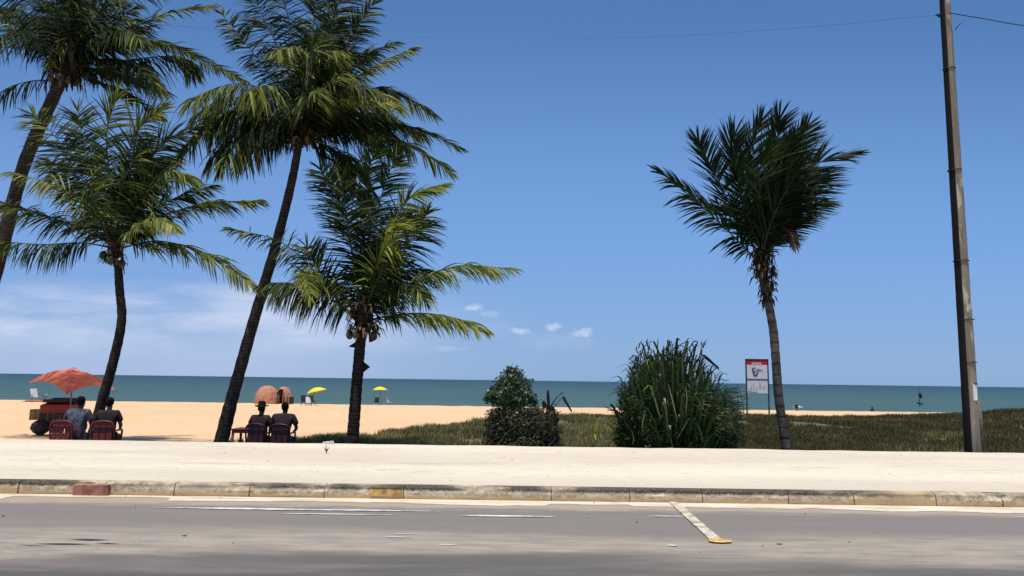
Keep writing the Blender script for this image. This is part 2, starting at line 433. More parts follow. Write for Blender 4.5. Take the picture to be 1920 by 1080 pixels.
dk = N.math('MULTIPLY', N.ramp(N.math('ADD', sp.outputs[2], N.math('MULTIPLY', N.math('SUBTRACT', n, .5), .10)), 0.095, 0.125), N.ramp(nb, 0.38, 0.56))
stc = N.mix(N.ramp(nc, .4, .65), (0.06, 0.052, 0.042), (0.20, 0.17, 0.13))
c = N.mix(dk, c, stc)
c = N.mix(N.ramp(N.math('ADD', sp.outputs[2], N.math('MULTIPLY', N.math('SUBTRACT', n, .5), .08)), 0.055, 0.02), c, (0.60, 0.40, 0.18))
pits = N.math('MULTIPLY', N.ramp(nc, 0.62, 0.7), N.ramp(nb, 0.6, 0.4)); c = N.mix(N.math('MULTIPLY', pits, .8), c, (0.12, 0.09, 0.06))
N.link(c, p.inputs['Base Color']); p.inputs['Roughness'].default_value = .95; p.inputs['Specular IOR Level'].default_value = .1
b = N.n('ShaderNodeBump'); b.inputs['Strength'].default_value = .6; b.inputs['Distance'].default_value = .02
N.link(n, b.inputs['Height']); N.link(b.outputs[0], p.inputs['Normal'])
kyel = plain('kerb_yellow', (0.70, 0.44, 0.15), .9, .1, var=.3, scale=12, bump=.4)
jpx = [-2200, 63, 222, 348, 485, 622, 767, 1037, 1180, 1313, 1470, 1590, 1740, 1862]
jx = sorted([(p_ - 960) / F * KERB_Y for p_ in jpx[1:]])
x = jx[0]
while x > -30: x -= .96; jx.insert(0, x)
x = jx[-1]
while x < 30: x += .96; jx.append(x)
mb = MB(); mk = []
for a_, b_ in zip(jx, jx[1:]):
    col = random.random(); segs = max(3, int((b_ - a_) / .08)); gap = .008
    xs_ = lin(a_ + gap, b_ - gap, segs + 1); rows = []
    y_front = KERB_Y + random.uniform(-.006, .008)
    for i, xx in enumerate(xs_):
        chip = .045 * max(0, fbm(xx * 3, 3, 1.5, 4) - .05) + (.014 if i in (0, segs) else 0)
        rows.append([(xx, y_front + .008 * fbm(xx, 9, 3, 3), -.05), (xx, y_front + .006 * fbm(xx, 1, 4, 3), .075), (xx, y_front + .004 + chip, KERB_H - .018 - chip),
                     (xx, y_front + .022 + chip, KERB_H - chip * .4 + .003), (xx, KERB_Y + .16, KERB_H + .003)])
    vs = [q for r in rows for q in r]; fs = []
    for i in range(segs):
        for k in range(4): fs.append((i * 5 + k, (i + 1) * 5 + k, (i + 1) * 5 + k + 1, i * 5 + k + 1))
    fs.append((0, 1, 2, 3, 4)); e = segs * 5; fs.append((e + 4, e + 3, e + 2, e + 1, e))
    isy = (a_ < (740 - 960) / F * KERB_Y < b_)
    mb.add(vs, fs, col)
mb.box((0, KERB_Y + .10, .055), (80, .12, .19), col=.1)
tag(mb.build('kerb', kerbm), 'weathered concrete kerb of long stones with stained upper edge', kind='structure')
# faded yellow paint patch on the kerb
mb = MB(); xa, xb = (706 - 960) / F * KERB_Y, (765 - 960) / F * KERB_Y
top = [(xx, KERB_Y - .016, .12 + .012 * fbm(xx * 6, 2, 2, 3)) for xx in lin(xa, xb, 14)]; bot = [(xx, KERB_Y - .016, .035 + .012 * fbm(xx * 6, 8, 2, 3)) for xx in lin(xa, xb, 14)]
mb.add(top + bot, [(i, i + 14, i + 15, i + 1) for i in range(13)], .5)
tag(mb.build('kerb_paint', kyel), 'faded yellow paint patch on a kerb stone', kind='structure')

walkm, N, p = material('pavement_cement')
g = N.n('ShaderNodeNewGeometry'); pos = g.outputs['Position']
n1_ = N.noise(N.scale(pos, (0.5, 2.6, 1)), 1, 6, 0.6, .3); n2_ = N.noise(N.scale(pos, (2.5, 7, 1), (2, 0, 0)), 1, 6, 0.7, .6); n3_ = N.noise(pos, 50, 3, .7)
n4_ = N.noise(N.scale(pos, (0.13, 0.5, 1), (7, 3, 0)), 1, 4, .5)
c = N.mix(N.ramp(n4_, .35, .7), (0.71, 0.63, 0.50), (0.60, 0.52, 0.41))
c = N.mix(N.math('MULTIPLY', N.ramp(n1_, 0.48, 0.75), .6), c, (0.58, 0.51, 0.42))
c = N.mix(N.math('MULTIPLY', N.ramp(n2_, 0.60, 0.70), .6), c, (0.36, 0.30, 0.24))
n5_ = N.noise(N.scale(pos, (5, 16, 1), (2, 8, 0)), 1, 5, 0.75, 1.0)
c = N.mix(N.math('MULTIPLY', N.ramp(n5_, 0.585, 0.65), .65), c, (0.30, 0.25, 0.19))
c = N.mix(N.math('MULTIPLY', N.ramp(n3_, 0.64, 0.76), .35), c, (0.40, 0.34, 0.28))
pc = N.noise(N.scale(pos, (0.7, 1.5, 1), (1, 5, 0)), 1, 7, 0.7, 1.5)
c = N.mix(N.math('MULTIPLY', N.math('MULTIPLY', N.ramp(N.math('ABSOLUTE', N.math('SUBTRACT', pc, 0.5)), 0.005, 0.0), N.ramp(n2_, 0.45, 0.6)), .6), c, (0.22, 0.18, 0.14))
c = N.mix(N.math('MULTIPLY', N.ramp(n1_, 0.56, 0.72), .5), c, (0.46, 0.41, 0.35))
sp = N.n('ShaderNodeSeparateXYZ'); N.link(pos, sp.inputs[0])
c = N.mix(N.math('MULTIPLY', N.ramp(N.math('ADD', sp.outputs[1], N.math('MULTIPLY', N.math('SUBTRACT', n1_, .5), 2.5)), 11.2, 9.8), .45), c, (0.52, 0.45, 0.36))
N.link(c, p.inputs['Base Color']); p.inputs['Roughness'].default_value = .9; p.inputs['Specular IOR Level'].default_value = .15
b = N.n('ShaderNodeBump'); b.inputs['Strength'].default_value = .3; b.inputs['Distance'].default_value = .02
N.link(N.math('ADD', n1_, N.math('MULTIPLY', n3_, .2)), b.inputs['Height']); N.link(b.outputs[0], p.inputs['Normal'])
mb = MB(); xs_ = [-300, -80] + lin(-30, 30, 200) + [80, 300]; ys_ = [KERB_Y + .155] + lin(KERB_Y + .5, WALK_Y - .3, 14)
nx = len(xs_); ny = len(ys_) + 2; vs = []
for y in ys_:
    for x in xs_: vs.append((x, y, KERB_H + .006 * fbm(x, y, .6, 3) if y > KERB_Y + .3 else KERB_H))
for x in xs_: vs.append((x, WALK_Y + .03 * fbm(x, 0, .7, 4), KERB_H - .004 + .014 * fbm(x, 3, .8, 4)))
for x in xs_: vs.append((x, WALK_Y + .02, BACK - .3))
mb.add(vs, [(j * nx + i, j * nx + i + 1, (j + 1) * nx + i + 1, (j + 1) * nx + i) for j in range(ny - 1) for i in range(nx - 1)], .5)
tag(mb.build('pavement', walkm), 'broad cream cement pavement between kerb and beach', kind='structure')

# ------------------------------------------------------------------ grass (stuff)
def make_grass():
    V = []; Fc = []; C = []
    n_t = 34000; cnt = 0
    m = leafmat('grass_blades', (0.065, 0.058, 0.028), (0.150, 0.132, 0.062), (0.36, 0.32, 0.15), .25, .8, .08)
    for i in range(n_t * 3):
        y = WALK_Y + .15 + (random.random() ** 1.5) * 37
        x = random.uniform(-8.5, min(50, y * .85 + 3))
        gm = grass_mask(x, y)
        if random.random() > gm * gm or fbm(x * 1.0, y * .6 + 9, .55, 4) < -.32: continue
        z = ground_z(x, y)
        dens = fbm(x, y, .7, 3)
        h0 = (.20 + .10 * dens) * (1.0 if y > 17 else .9) * min(1, .35 + gm * .7)
        sz = 1 + (y - 16) * .03
        tone = .42 + .38 * fbm(x + 50, y, .35, 3) + (.42 if x < 5 else -.03) + .22 * fbm(x, y + 40, 1.3, 3)
        nb = 9
        for k in range(nb):
            a = random.random() * 6.283; r = random.random() * .16 * sz
            bx, by = x + r * math.cos(a), y + r * math.sin(a)
            h = h0 * random.uniform(.5, 1.3); w = .010 * sz * random.uniform(.7, 1.4)
            th = random.random() * 3.14; wx, wy = w * math.cos(th), w * math.sin(th)
            lx, ly = random.uniform(-.25, .4) * h, random.uniform(-.3, .3) * h
            b0 = len(V)
            V += [(bx - wx, by - wy, z - .02), (bx + wx, by + wy, z - .02), (bx + lx * .4 + wx * .7, by + ly * .4 + wy * .7, z + h * .6), (bx + lx * .4 - wx * .7, by + ly * .4 - wy * .7, z + h * .6), (bx + lx, by + ly, z + h)]
            Fc += [(b0, b0 + 1, b0 + 2, b0 + 3), (b0 + 3, b0 + 2, b0 + 4)]
            cc = max(0, min(1, tone + random.uniform(-.3, .3) + (.3 if random.random() < .06 else 0))); C += [cc] * 5
        cnt += 1
        if cnt > n_t: break
    me = bpy.data.meshes.new('grass'); me.from_pydata(V, [], Fc); me.materials.append(m)
    a = me.attributes.new('var', 'FLOAT', 'POINT'); a.data.foreach_set('value', C)
    o = bpy.data.objects.new('grass', me); scn.collection.objects.link(o)
    tag(o, 'low dry olive grass covering the ground behind the pavement', 'grass', kind='stuff')
make_grass()

# ------------------------------------------------------------------ palms
WIND = Vector((1.0, 0.12, 0.0))
palm_green = leafmat('palm_leaf', (0.008, 0.016, 0.005), (0.036, 0.060, 0.013), (0.30, 0.33, 0.055), .25, .55, .10, .50, .95)
palm_sunlit = leafmat('palm_leaf_sunlit', (0.045, 0.070, 0.012), (0.27, 0.30, 0.05), (0.48, 0.46, 0.14), .28, .5, .2)  # brighter, yellower leaf copy: sunlight painted into the fronds that catch the sun
palm_right = leafmat('palm_leaf_bluish', (0.006, 0.015, 0.006), (0.016, 0.034, 0.010), (0.06, 0.09, 0.02), .2, .55, .12)
palm_dry = leafmat('palm_dry', (0.06, 0.045, 0.03), (0.14, 0.11, 0.07), (0.30, 0.25, 0.17), .15, .8, .1)
rachis_m = plain('palm_rachis', (0.055, 0.058, 0.022), .6, .15, var=.3, scale=5)

def bark(name, a_, b_, ring=.09):
    m, N, p = material(name)
    g = N.n('ShaderNodeNewGeometry'); pos = g.outputs['Position']
    n = N.noise(pos, 6, 6, .65); n2 = N.noise(N.scale(pos, (30, 30, 3)), 1, 4, .6)
    sp = N.n('ShaderNodeSeparateXYZ'); N.link(pos, sp.inputs[0])
    w = N.math('SINE', N.math('MULTIPLY', N.math('ADD', sp.outputs[2], N.math('MULTIPLY', n, .06)), 6.283 / ring))
    rg = N.ramp(w, .55, 1.0)
    c = N.mix(N.ramp(n, .3, .7), a_, b_); c = N.mix(N.math('MULTIPLY', rg, .65), c, tuple(q * .35 for q in a_))
    c = N.mix(N.math('MULTIPLY', N.ramp(n2, .55, .7), .5), c, tuple(min(1, q * 1.6) for q in b_))
    N.link(c, p.inputs['Base Color']); p.inputs['Roughness'].default_value = .9; p.inputs['Specular IOR Level'].default_value = .15
    b = N.n('ShaderNodeBump'); b.inputs['Strength'].default_value = .8; b.inputs['Distance'].default_value = .02
    N.link(N.math('ADD', N.math('MULTIPLY', rg, -.6), n2), b.inputs['Height']); N.link(b.outputs[0], p.inputs['Normal'])
    return m
bark_dark = bark('palm_bark_dark', (0.018, 0.015, 0.012), (0.042, 0.035, 0.028))
bark_grey = bark('palm_bark_grey', (0.075, 0.066, 0.056), (0.15, 0.135, 0.115), .24)
bark_mid = bark('palm_bark_brown', (0.030, 0.025, 0.021), (0.085, 0.072, 0.061))
fibre_m = leafmat('palm_fibre', (0.02, 0.015, 0.01), (0.06, 0.045, 0.03), (0.18, 0.14, 0.09), .05, .9, .1)
nut_m = plain('coconut_husk', (0.09, 0.085, 0.03), .6, .3, var=.5, scale=9)

def crom(P, n):
    P = [P[0] * 2 - P[1]] + P + [P[-1] * 2 - P[-2]]; out = []; segs = len(P) - 3
    for i in range(n + 1):
        u = i / n * segs; k = min(int(u), segs - 1); t = u - k
        a, b, c, d = P[k:k + 4]
        out.append(0.5 * ((2 * b) + (c - a) * t + (2 * a - 5 * b + 4 * c - d) * t * t + (3 * b - a - 3 * c + d) * t ** 3))
    return out

def frond(parent, pts, L=.75, hang=.5, mats=None, tone=.35, dens=1.0, wind=.35, fwd=.7, width=.036, bare=.12, vspread=.25, rr=.022, name='frond', ref=None, tatter=.05):
    length = sum((b - a).length for a, b in zip(pts, pts[1:]))
    n = 22; C = crom(pts, n); L *= 1.12 + .22 * max(0, min(1, hang))
    mb = MB()
    rad = [rr * (1 - .85 * i / n) for i in range(n + 1)]; rad[0] *= 1.9; rad[1] *= 1.3
    mb.tube(C, rad, 5, m=1, col=.5)
    nl = int(length * 34 * dens)
    Dn = Vector((0, 0, -1))
    ph_ = random.uniform(0, 6); gaps = [(random.uniform(.2, .95), random.uniform(.008, .03)) for _ in range(random.randint(2, 5))]
    for side in (-1, 1):
        for j in range(nl):
            u = bare + (1 - bare) * (j + random.random() * .7) / nl
            if random.random() < tatter or any(abs(u + .02 * side - gu) < gw for gu, gw in gaps): continue
            clump = math.sin(u * 31 + ph_ + side) * .5 + math.sin(u * 67 + ph_ * 2) * .3
            f = u * n; k = min(int(f), n - 1); P0 = C[k].lerp(C[k + 1], f - k); t = (C[k + 1] - C[k]).normalized()
            v = abs(t.z)
            rf = ref if ref is not None else (Vector((0, 0, 1)) * (1 - v * .85) + Vector((0, -1, 0)) * v)
            s = t.cross(rf)
            if s.length < .05: s = Vector((1, 0, 0))
            s = s.normalized() * side; nrm = s.cross(t).normalized() * (1 if side > 0 else -1)
            if nrm.z < 0: nrm = -nrm
            fw = fwd * (.55 + .8 * u) + (1.6 if u > .95 else 0)
            lift = random.gauss(0, vspread) + .15 + .30 * clump; fw *= 1 + .25 * clump
            d = (t * fw + s * (1 - .25 * u) + nrm * lift + Dn * hang * random.uniform(.6, 1.3) + WIND * wind * random.uniform(.5, 1.4)).normalized()
            prof = .42 + .58 * math.sin(math.pi * min(1, (u - bare) / (1 - bare) * .85 + .12)) ** .8
            ll = L * prof * random.uniform(.8, 1.12)
            ns_ = 3; p = P0; dd = d; pp = [P0]
            for q in range(ns_):
                p = p + dd * ll / ns_; pp.append(p)
                dd = (dd + Dn * (.10 + .30 * hang) * random.uniform(.5, 1.4) + WIND * wind * .12).normalized()
            wd = d.cross(Vector((random.gauss(0, .5), -1 + random.gauss(0, .6), random.gauss(.3, .5))))
            if wd.length < .1: wd = Vector((0, 0, 1))
            wd.normalize(); w = width * random.uniform(.75, 1.2)
            cc = max(0, min(1, tone + (u - .55) * .45 + random.gauss(0, .18)))
            mb.ribbon(pp, [w * .6, w, w * .75, w * .12], wd, col=cc)
    o = mb.build(name, mats or [palm_green, rachis_m], parent)
    return o

def pfrond(parent, px, Yc, dy, **kw):
    """fronds laid out from pixel outline; dy = how far the tip reaches towards (-) or away (+) from the road"""
    n = len(px); dys = [dy * (i / (n - 1)) ** 1.15 for i in range(n)]
    return frond(parent, [at(x, y, Yc + d) for (x, y), d in zip(px, dys)], **kw)

def palm_trunk(parent, px, Y, w0, w1, mat, extra=None, lean=0.0):
    pts = [at(x, y, Y + lean * i / (len(px) - 1)) for i, (x, y) in enumerate(px)]
    C = crom(pts, 60); n = len(C); k = Y / F / 2
    rad = []
    for i in range(n):
        u = i / (n - 1); r = (w0 + (w1 - w0) * u) * k
        r *= 1 + .10 * math.exp(-u * 14) * 1.6 + .035 * math.sin(i * 2.1) + .03 * fbm(i * .3, px[0][0], 1, 2)
        rad.append(r)
    mb = MB(); mb.tube(C, rad, 14, jit=.02)
    return mb.build('trunk', mat, parent), C

def crown_core(parent, c, r, n_f=60, droop=.4, nuts=0, spread=1.0):
    mb = MB()
    mb.ball(c + Vector((0, 0, r * .2)), (r * .62, r * .62, r * 1.3), 10, 8, jit=.15, col=.2)
    for i in range(n_f):
        a = random.random() * 6.283; el_ = random.uniform(-.3, 1.2)
        d = Vector((math.cos(a) * math.cos(el_), math.sin(a) * math.cos(el_), math.sin(el_)))
        p0 = c + Vector((d.x * r * .5, d.y * r * .5, random.uniform(-1.2, 1.0) * r))
        p1 = p0 + d * r * random.uniform(.4, .9); p2 = p1 + Vector((d.x * .25, d.y * .25, -droop)) * r * random.uniform(.4, 1.4) * spread
        w = r * random.uniform(.12, .3)
        mb.ribbon([p0, p1, p2], [w * .8, w, w * .3], Vector((-d.y, d.x, random.uniform(-.3, .3))).normalized())
    o = mb.build('fibre_sheath', fibre_m, parent)
    for i in range(nuts):
        a = 6.283 * i / nuts + random.random(); q = c + Vector((math.cos(a) * r * .85, math.sin(a) * r * .7 - .05, -r * random.uniform(.5, 1.3)))
        nb = MB(); nb.ball(q, (.085, .085, .11), 9, 7, jit=.03); nb.tube([q + Vector((0, 0, .09)), c + Vector((0, 0, .05))], .012, 4)
        nb.build('coconut', nut_m, parent)
    return o

def extra_fronds(parent, c, n, Lr, mat=None, el_rng=(10, 75), azs=None, L=.7, tone=.3, hang=.5, sag=.9, windx=.7, lateral=.55, **kw):
    for i in range(n):
        a = random.random() * 6.283 if azs is None else R(azs[i % len(azs)] + random.uniform(-15, 15))
        e = R(random.uniform(*el_rng)); ln = random.uniform(*Lr)
        d = Vector((math.cos(a) * math.cos(e) * lateral, math.sin(a) * math.cos(e), math.sin(e))).normalized()
        pts = []
        for k in range(5):
            u = k / 4
            pts.append(c + d * ln * u + Vector((windx * u * u, .1 * u, -sag * u * u * math.cos(e) * ln * .35)))
        frond(parent, pts, L=L, hang=hang, tone=tone + random.uniform(-.15, .15), mats=mat, **kw)

def palm(label, base_px, Y, seat):
    b = at(base_px[0], base_px[1], Y); z = ground_z(b.x, b.y)
    o = empty('coconut_palm', (b.x, b.y, z)); tag(o, label, 'palm tree', 'coconut palms along the beach edge'); return o

YP = [palm_sunlit, rachis_m]; GP = [palm_green, rachis_m]; EP = [palm_right, rachis_m]; DP = [palm_dry, rachis_m]
# --- palm A, cut by the left edge
YA = 20.0
pa = palm('tall leaning coconut palm cut off by the left edge of the picture', (-70, 856), YA, 0)
_, C = palm_trunk(pa, [(-75, 860), (-42, 640), (2, 470), (45, 310), (108, 165), (122, 135)], YA, 27, 21, bark_mid)
cA = at(126, 125, YA); crown_core(pa, cA, .42, 90, 1.0, nuts=6)
for px, dy, kw in [
    ([(115, 115), (60, 45), (-10, 25), (-80, 50)], -1.0, dict(hang=.9, L=.8)),
    ([(115, 105), (70, 25), (10, -30), (-60, -50)], .5, dict(hang=.8)),
    ([(120, 100), (105, 20), (85, -50), (60, -110)], .6, dict(hang=.5)),
    ([(128, 100), (150, 20), (190, -50), (240, -90)], .4, dict(hang=.5)),
    ([(130, 105), (175, 40), (225, -10), (290, -30)], -.8, dict(hang=.7, L=.8)),
    ([(135, 110), (200, 70), (235, 55), (265, 75)], -1.6, dict(hang=.9, L=.8)),
    ([(145, 105), (230, 62), (320, 22), (400, 10)], .5, dict(hang=.35, L=.5, tone=.55)),
    ([(145, 110), (265, 76), (350, 100), (455, 150)], -.9, dict(hang=.35, L=.55, tone=.4)),
    ([(145, 125), (240, 112), (335, 106), (362, 135)], -.3, dict(hang=1.0, L=.75)),
    ([(145, 140), (200, 160), (250, 185), (305, 222)], -.4, dict(hang=.5, L=.35, dens=1.4)),
    ([(110, 150), (60, 152), (15, 165), (-40, 200)], -.4, dict(hang=1.1, L=.62, dens=.6)),
    ([(150, 115), (215, 110), (260, 125), (300, 165)], -1.4, dict(hang=1.0, L=.7)),
    ([(105, 110), (50, 70), (20, 60), (-30, 90)], -1.4, dict(hang=1.1, L=.85)),
    ([(110, 110), (80, 50), (40, 20), (-20, 10)], 1.4, dict(hang=.9, L=.85)),
    ([(200, -30), (165, 25), (135, 65), (92, 120)], -.5, dict(hang=.5, L=.4, mats=[palm_sunlit, rachis_m], tone=.25)),
]: pfrond(pa, px, YA, dy, **kw)
extra_fronds(pa, cA, 16, (2.2, 3.0), el_rng=(20, 80), hang=.6)
# --- palm B, short at left
YB = 18.0
pb = palm('short coconut palm with slim bent dark trunk beside the red umbrella', (170, 850), YB, 0)
palm_trunk(pb, [(166, 860), (176, 810), (192, 750), (214, 672), (228, 600), (224, 540), (221, 490)], YB, 20, 14, bark_dark)
cB = at(215, 470, YB); crown_core(pb, cB, .26, 70, .7, nuts=4)
for px, dy, kw in [
    ([(210, 462), (172, 395), (115, 352), (30, 325)], -1.2, dict(hang=.75, L=.62, mats=YP, tone=.3)),
    ([(205, 463), (150, 455), (80, 458), (0, 452)], -.6, dict(hang=1.5, L=.62, dens=.9, wind=.15, bare=.25)),
    ([(208, 450), (150, 345), (110, 265), (62, 215)], .4, dict(hang=.25, L=.75, tone=.45)),
    ([(210, 445), (175, 330), (155, 260), (145, 205)], .2, dict(hang=.2, L=.7)),
    ([(212, 445), (205, 330), (200, 250), (218, 182)], -.5, dict(hang=.25, L=.8, tone=.55)),
    ([(216, 445), (235, 330), (255, 250), (300, 205)], -.4, dict(hang=.3, L=.8, tone=.5)),
    ([(218, 445), (262, 345), (300, 275), (365, 240)], .3, dict(hang=.35, L=.75)),
    ([(220, 450), (262, 385), (308, 325), (352, 330)], -1.0, dict(hang=.7, L=.8, tone=.5)),
    ([(222, 458), (290, 412), (380, 382), (484, 376)], .2, dict(hang=.55, L=.62, tone=.5)),
    ([(220, 462), (250, 425), (290, 408), (330, 425)], -1.8, dict(hang=.8, L=.5, mats=YP, tone=.3)),
    ([(222, 466), (300, 452), (390, 478), (474, 534)], -.6, dict(hang=.75, L=.6, mats=YP, tone=.2)),
    ([(205, 455), (130, 420), (60, 395), (-20, 372)], 1.0, dict(hang=.6, L=.6)),
    ([(210, 445), (170, 370), (130, 320), (90, 300)], .9, dict(hang=.45, L=.75)),
    ([(215, 445), (240, 350), (280, 300), (310, 300)], 1.2, dict(hang=.4, L=.8)),
    ([(220, 450), (280, 400), (330, 370), (390, 350)], .8, dict(hang=.6, L=.75)),
]: pfrond(pb, px, YB, dy, **kw)
extra_fronds(pb, cB, 5, (1.8, 2.8), el_rng=(35, 85), hang=.4, L=.75)
# --- palm C, tallest
YC = 19.0
pc = palm('tallest coconut palm with long leaning trunk in the middle of the left group', (405, 850), YC, 0)
palm_trunk(pc, [(408, 858), (424, 790), (448, 700), (482, 580), (517, 460), (545, 350), (562, 262)], YC, 26, 14, bark_mid)
cC = at(572, 245, YC); crown_core(pc, cC, .38, 80, .8, nuts=5)
for px, dy, kw in [
    ([(566, 238), (500, 172), (430, 158), (352, 190)], -1.0, dict(hang=1.0, L=.85, mats=YP, tone=.12)),
    ([(560, 240), (480, 205), (410, 215), (345, 275)], -.6, dict(hang=1.1, L=.9)),
    ([(560, 235), (505, 140), (455, 75), (415, 25)], .4, dict(hang=.3, L=.5, dens=1.2)),
    ([(568, 225), (530, 110), (490, 25), (462, -50)], .3, dict(hang=.3, L=.65)),
    ([(570, 220), (556, 110), (535, 10), (520, -60)], -.3, dict(hang=.3, L=.65)),
    ([(574, 220), (585, 110), (590, 10), (600, -50)], .3, dict(hang=.25, L=.8)),
    ([(576, 220), (610, 110), (630, 20), (660, -40)], -.2, dict(hang=.3, L=.8)),
    ([(580, 225), (630, 125), (665, 60), (700, 5)], .4, dict(hang=.35, L=.6)),
    ([(585, 235), (650, 160), (710, 120), (775, 90)], -.5, dict(hang=.5, L=.5, tone=.65)),
    ([(580, 230), (625, 145), (675, 105), (740, 82)], .9, dict(hang=.5, L=.55)),
    ([(580, 240), (640, 190), (720, 165), (808, 210)], -.4, dict(hang=.7, L=.75)),
    ([(552, 240), (590, 208), (640, 185), (735, 195)], -1.9, dict(hang=.45, L=.42, mats=YP, tone=.35, dens=1.5)),
    ([(585, 250), (680, 226), (770, 238), (860, 276)], .0, dict(hang=.5, L=.55, dens=.8)),
    ([(585, 255), (670, 245), (760, 268), (845, 322)], -.6, dict(hang=.7, L=.6, dens=.8)),
    ([(578, 262), (625, 280), (665, 320), (690, 385)], -.4, dict(hang=.9, L=.65, dens=1.3)),
    ([(576, 262), (610, 290), (630, 330), (640, 360)], .5, dict(hang=.9, L=.6)),
    ([(560, 252), (500, 240), (450, 262), (415, 310)], -1.2, dict(hang=1.2, L=.8)),
    ([(562, 248), (520, 200), (450, 200), (380, 240)], .9, dict(hang=1.1, L=.9)),
    ([(562, 245), (505, 225), (450, 235), (395, 300)], -.2, dict(hang=1.3, L=.95, dens=1.2)),
    ([(562, 245), (520, 235), (480, 255), (450, 300)], -.8, dict(hang=1.3, L=.9, dens=1.2)),
    ([(562, 240), (500, 190), (420, 185), (365, 215)], .2, dict(hang=1.2, L=.95)),
    ([(580, 245), (640, 215), (700, 225), (760, 275)], .4, dict(hang=1.2, L=.85)),
    ([(580, 225), (630, 180), (690, 165), (750, 200)], -1.0, dict(hang=.9, L=.7, mats=YP, tone=.2)),
    ([(570, 220), (562, 150), (556, 92), (512, 96)], -1.6, dict(hang=.8, L=.6, mats=YP, tone=.2)),
    ([(572, 220), (585, 140), (605, 100), (640, 95)], -1.5, dict(hang=.8, L=.65, tone=.6)),
    ([(572, 240), (600, 190), (640, 160), (690, 165)], -1.7, dict(hang=.8, L=.75)),
    ([(568, 238), (530, 180), (500, 160), (460, 175)], -1.9, dict(hang=1.1, L=.85, tone=.55)),
    ([(585, 250), (650, 215), (720, 215), (790, 250)], 1.2, dict(hang=1.0, L=.8)),
    ([(580, 250), (640, 235), (690, 250), (740, 290)], 1.8, dict(hang=1.0, L=.8)),
    ([(575, 220), (600, 120), (615, 60), (640, 20)], 1.2, dict(hang=.4, L=.8)),
]: pfrond(pc, px, YC, dy, **kw)
extra_fronds(pc, cC, 15, (2.2, 3.0), el_rng=(15, 80), hang=.7, L=.8)
# --- palm D, short in the middle
YD = 17.6
pd = palm('short bushy coconut palm with straight dark trunk right of the tallest palm', (660, 850), YD, 0)
palm_trunk(pd, [(658, 860), (663, 800), (669, 720), (675, 650), (680, 615)], YD, 23, 19, bark_dark)
cD = at(682, 598, YD); crown_core(pd, cD, .36, 110, .5, nuts=5)
for px, dy, kw in [
    ([(690, 592), (755, 545), (850, 500), (955, 503)], -.6, dict(hang=.75, L=.6, mats=YP, tone=.2)),
    ([(695, 600), (760, 588), (835, 592), (906, 616)], -.9, dict(hang=.8, L=.55, mats=YP, tone=.28)),
    ([(690, 585), (735, 500), (775, 445), (800, 400)], .4, dict(hang=.4, L=.7)),
    ([(690, 580), (725, 460), (765, 375), (830, 346)], -.3, dict(hang=.4, L=.55, tone=.6)),
    ([(685, 575), (700, 450), (720, 350), (748, 285)], .3, dict(hang=.2, L=.65)),
    ([(682, 575), (684, 450), (690, 340), (704, 270)], .0, dict(hang=.15, L=.6)),
    ([(678, 575), (655, 450), (630, 370), (600, 315)], .3, dict(hang=.2, L=.65)),
    ([(676, 575), (660, 470), (650, 400), (640, 340)], -.5, dict(hang=.2, L=.7)),
    ([(672, 585), (600, 520), (530, 455), (432, 428)], .3, dict(hang=.6, L=.5, dens=.7)),
    ([(668, 590), (620, 530), (590, 495), (575, 462)], -.6, dict(hang=.1, L=.6, wind=.1)),
    ([(665, 595), (610, 540), (575, 515), (582, 560)], -1.6, dict(hang=.4, L=.42, mats=YP, tone=.25, dens=1.4)),
    ([(668, 600), (610, 555), (555, 532), (505, 530)], -.3, dict(hang=1.2, L=.75, wind=.15)),
    ([(688, 580), (705, 500), (735, 445), (745, 415)], -1.4, dict(hang=.5, L=.6, tone=.75)),
    ([(692, 590), (740, 530), (780, 505), (820, 510)], .9, dict(hang=.7, L=.7)),
    ([(672, 590), (630, 540), (600, 530), (560, 560)], .8, dict(hang=1.0, L=.75)),
    ([(690, 585), (720, 500), (740, 430), (770, 400)], .9, dict(hang=.3, L=.7)),
    ([(690, 590), (730, 545), (760, 530), (800, 560)], -1.4, dict(hang=.8, L=.6)),
]: pfrond(pd, px, YD, dy, **kw)
extra_fronds(pd, cD, 4, (1.5, 2.4), el_rng=(35, 85), hang=.4, L=.65, windx=.3)
mb = MB()
for (a_, b_, c_) in [((674, 672), (694, 688), (674, 704)), ((674, 636), (653, 650), (674, 654)), ((690, 610), (700, 640), (692, 642))]:
    mb = MB(); A, B, C_ = at(*a_, YD - .05), at(*b_, YD - .08), at(*c_, YD - .05); off = Vector((0, .02, 0))
    mb.add([A, B, C_, A + off, B + off, C_ + off], [(0, 1, 2), (5, 4, 3), (0, 3, 4, 1), (1, 4, 5, 2), (2, 5, 3, 0)], .1)
    mb.build('leaf_stub', fibre_m, pd)
# --- palm E, right
YE = 17.0
pe = palm('lone wind swept coconut palm with curved grey trunk beside the beach sign', (1474, 862), YE, 0)
palm_trunk(pe, [(1478, 872), (1472, 825), (1460, 745), (1455, 680), (1450, 620), (1440, 565), (1430, 520), (1427, 490)], YE, 17, 15, bark_grey)
cE = at(1428, 500, YE)
crown_core(pe, cE + Vector((0, 0, .1)), .26, 90, .5, nuts=0)
mb = MB()
for i in range(300):
    u = random.random(); q = at(1441 - 12 * u + random.uniform(-1, 1) * (6 + 15 * u), 566 - 95 * u, YE + random.uniform(-.1, .1) - .25 * u * random.random()); s_ = random.uniform(.05, .13)
    d = Vector((random.uniform(-1, 1), random.uniform(-1, 1), random.uniform(-1.2, .4))).normalized()
    mb.ribbon([q, q + d * s_, q + d * s_ * 1.6 + Vector((0, 0, -s_))], [.04, .06, .015], Vector((random.uniform(-1, 1), random.uniform(-1, 1), .2)).normalized())
mb.build('fibre_sheath', fibre_m, pe)
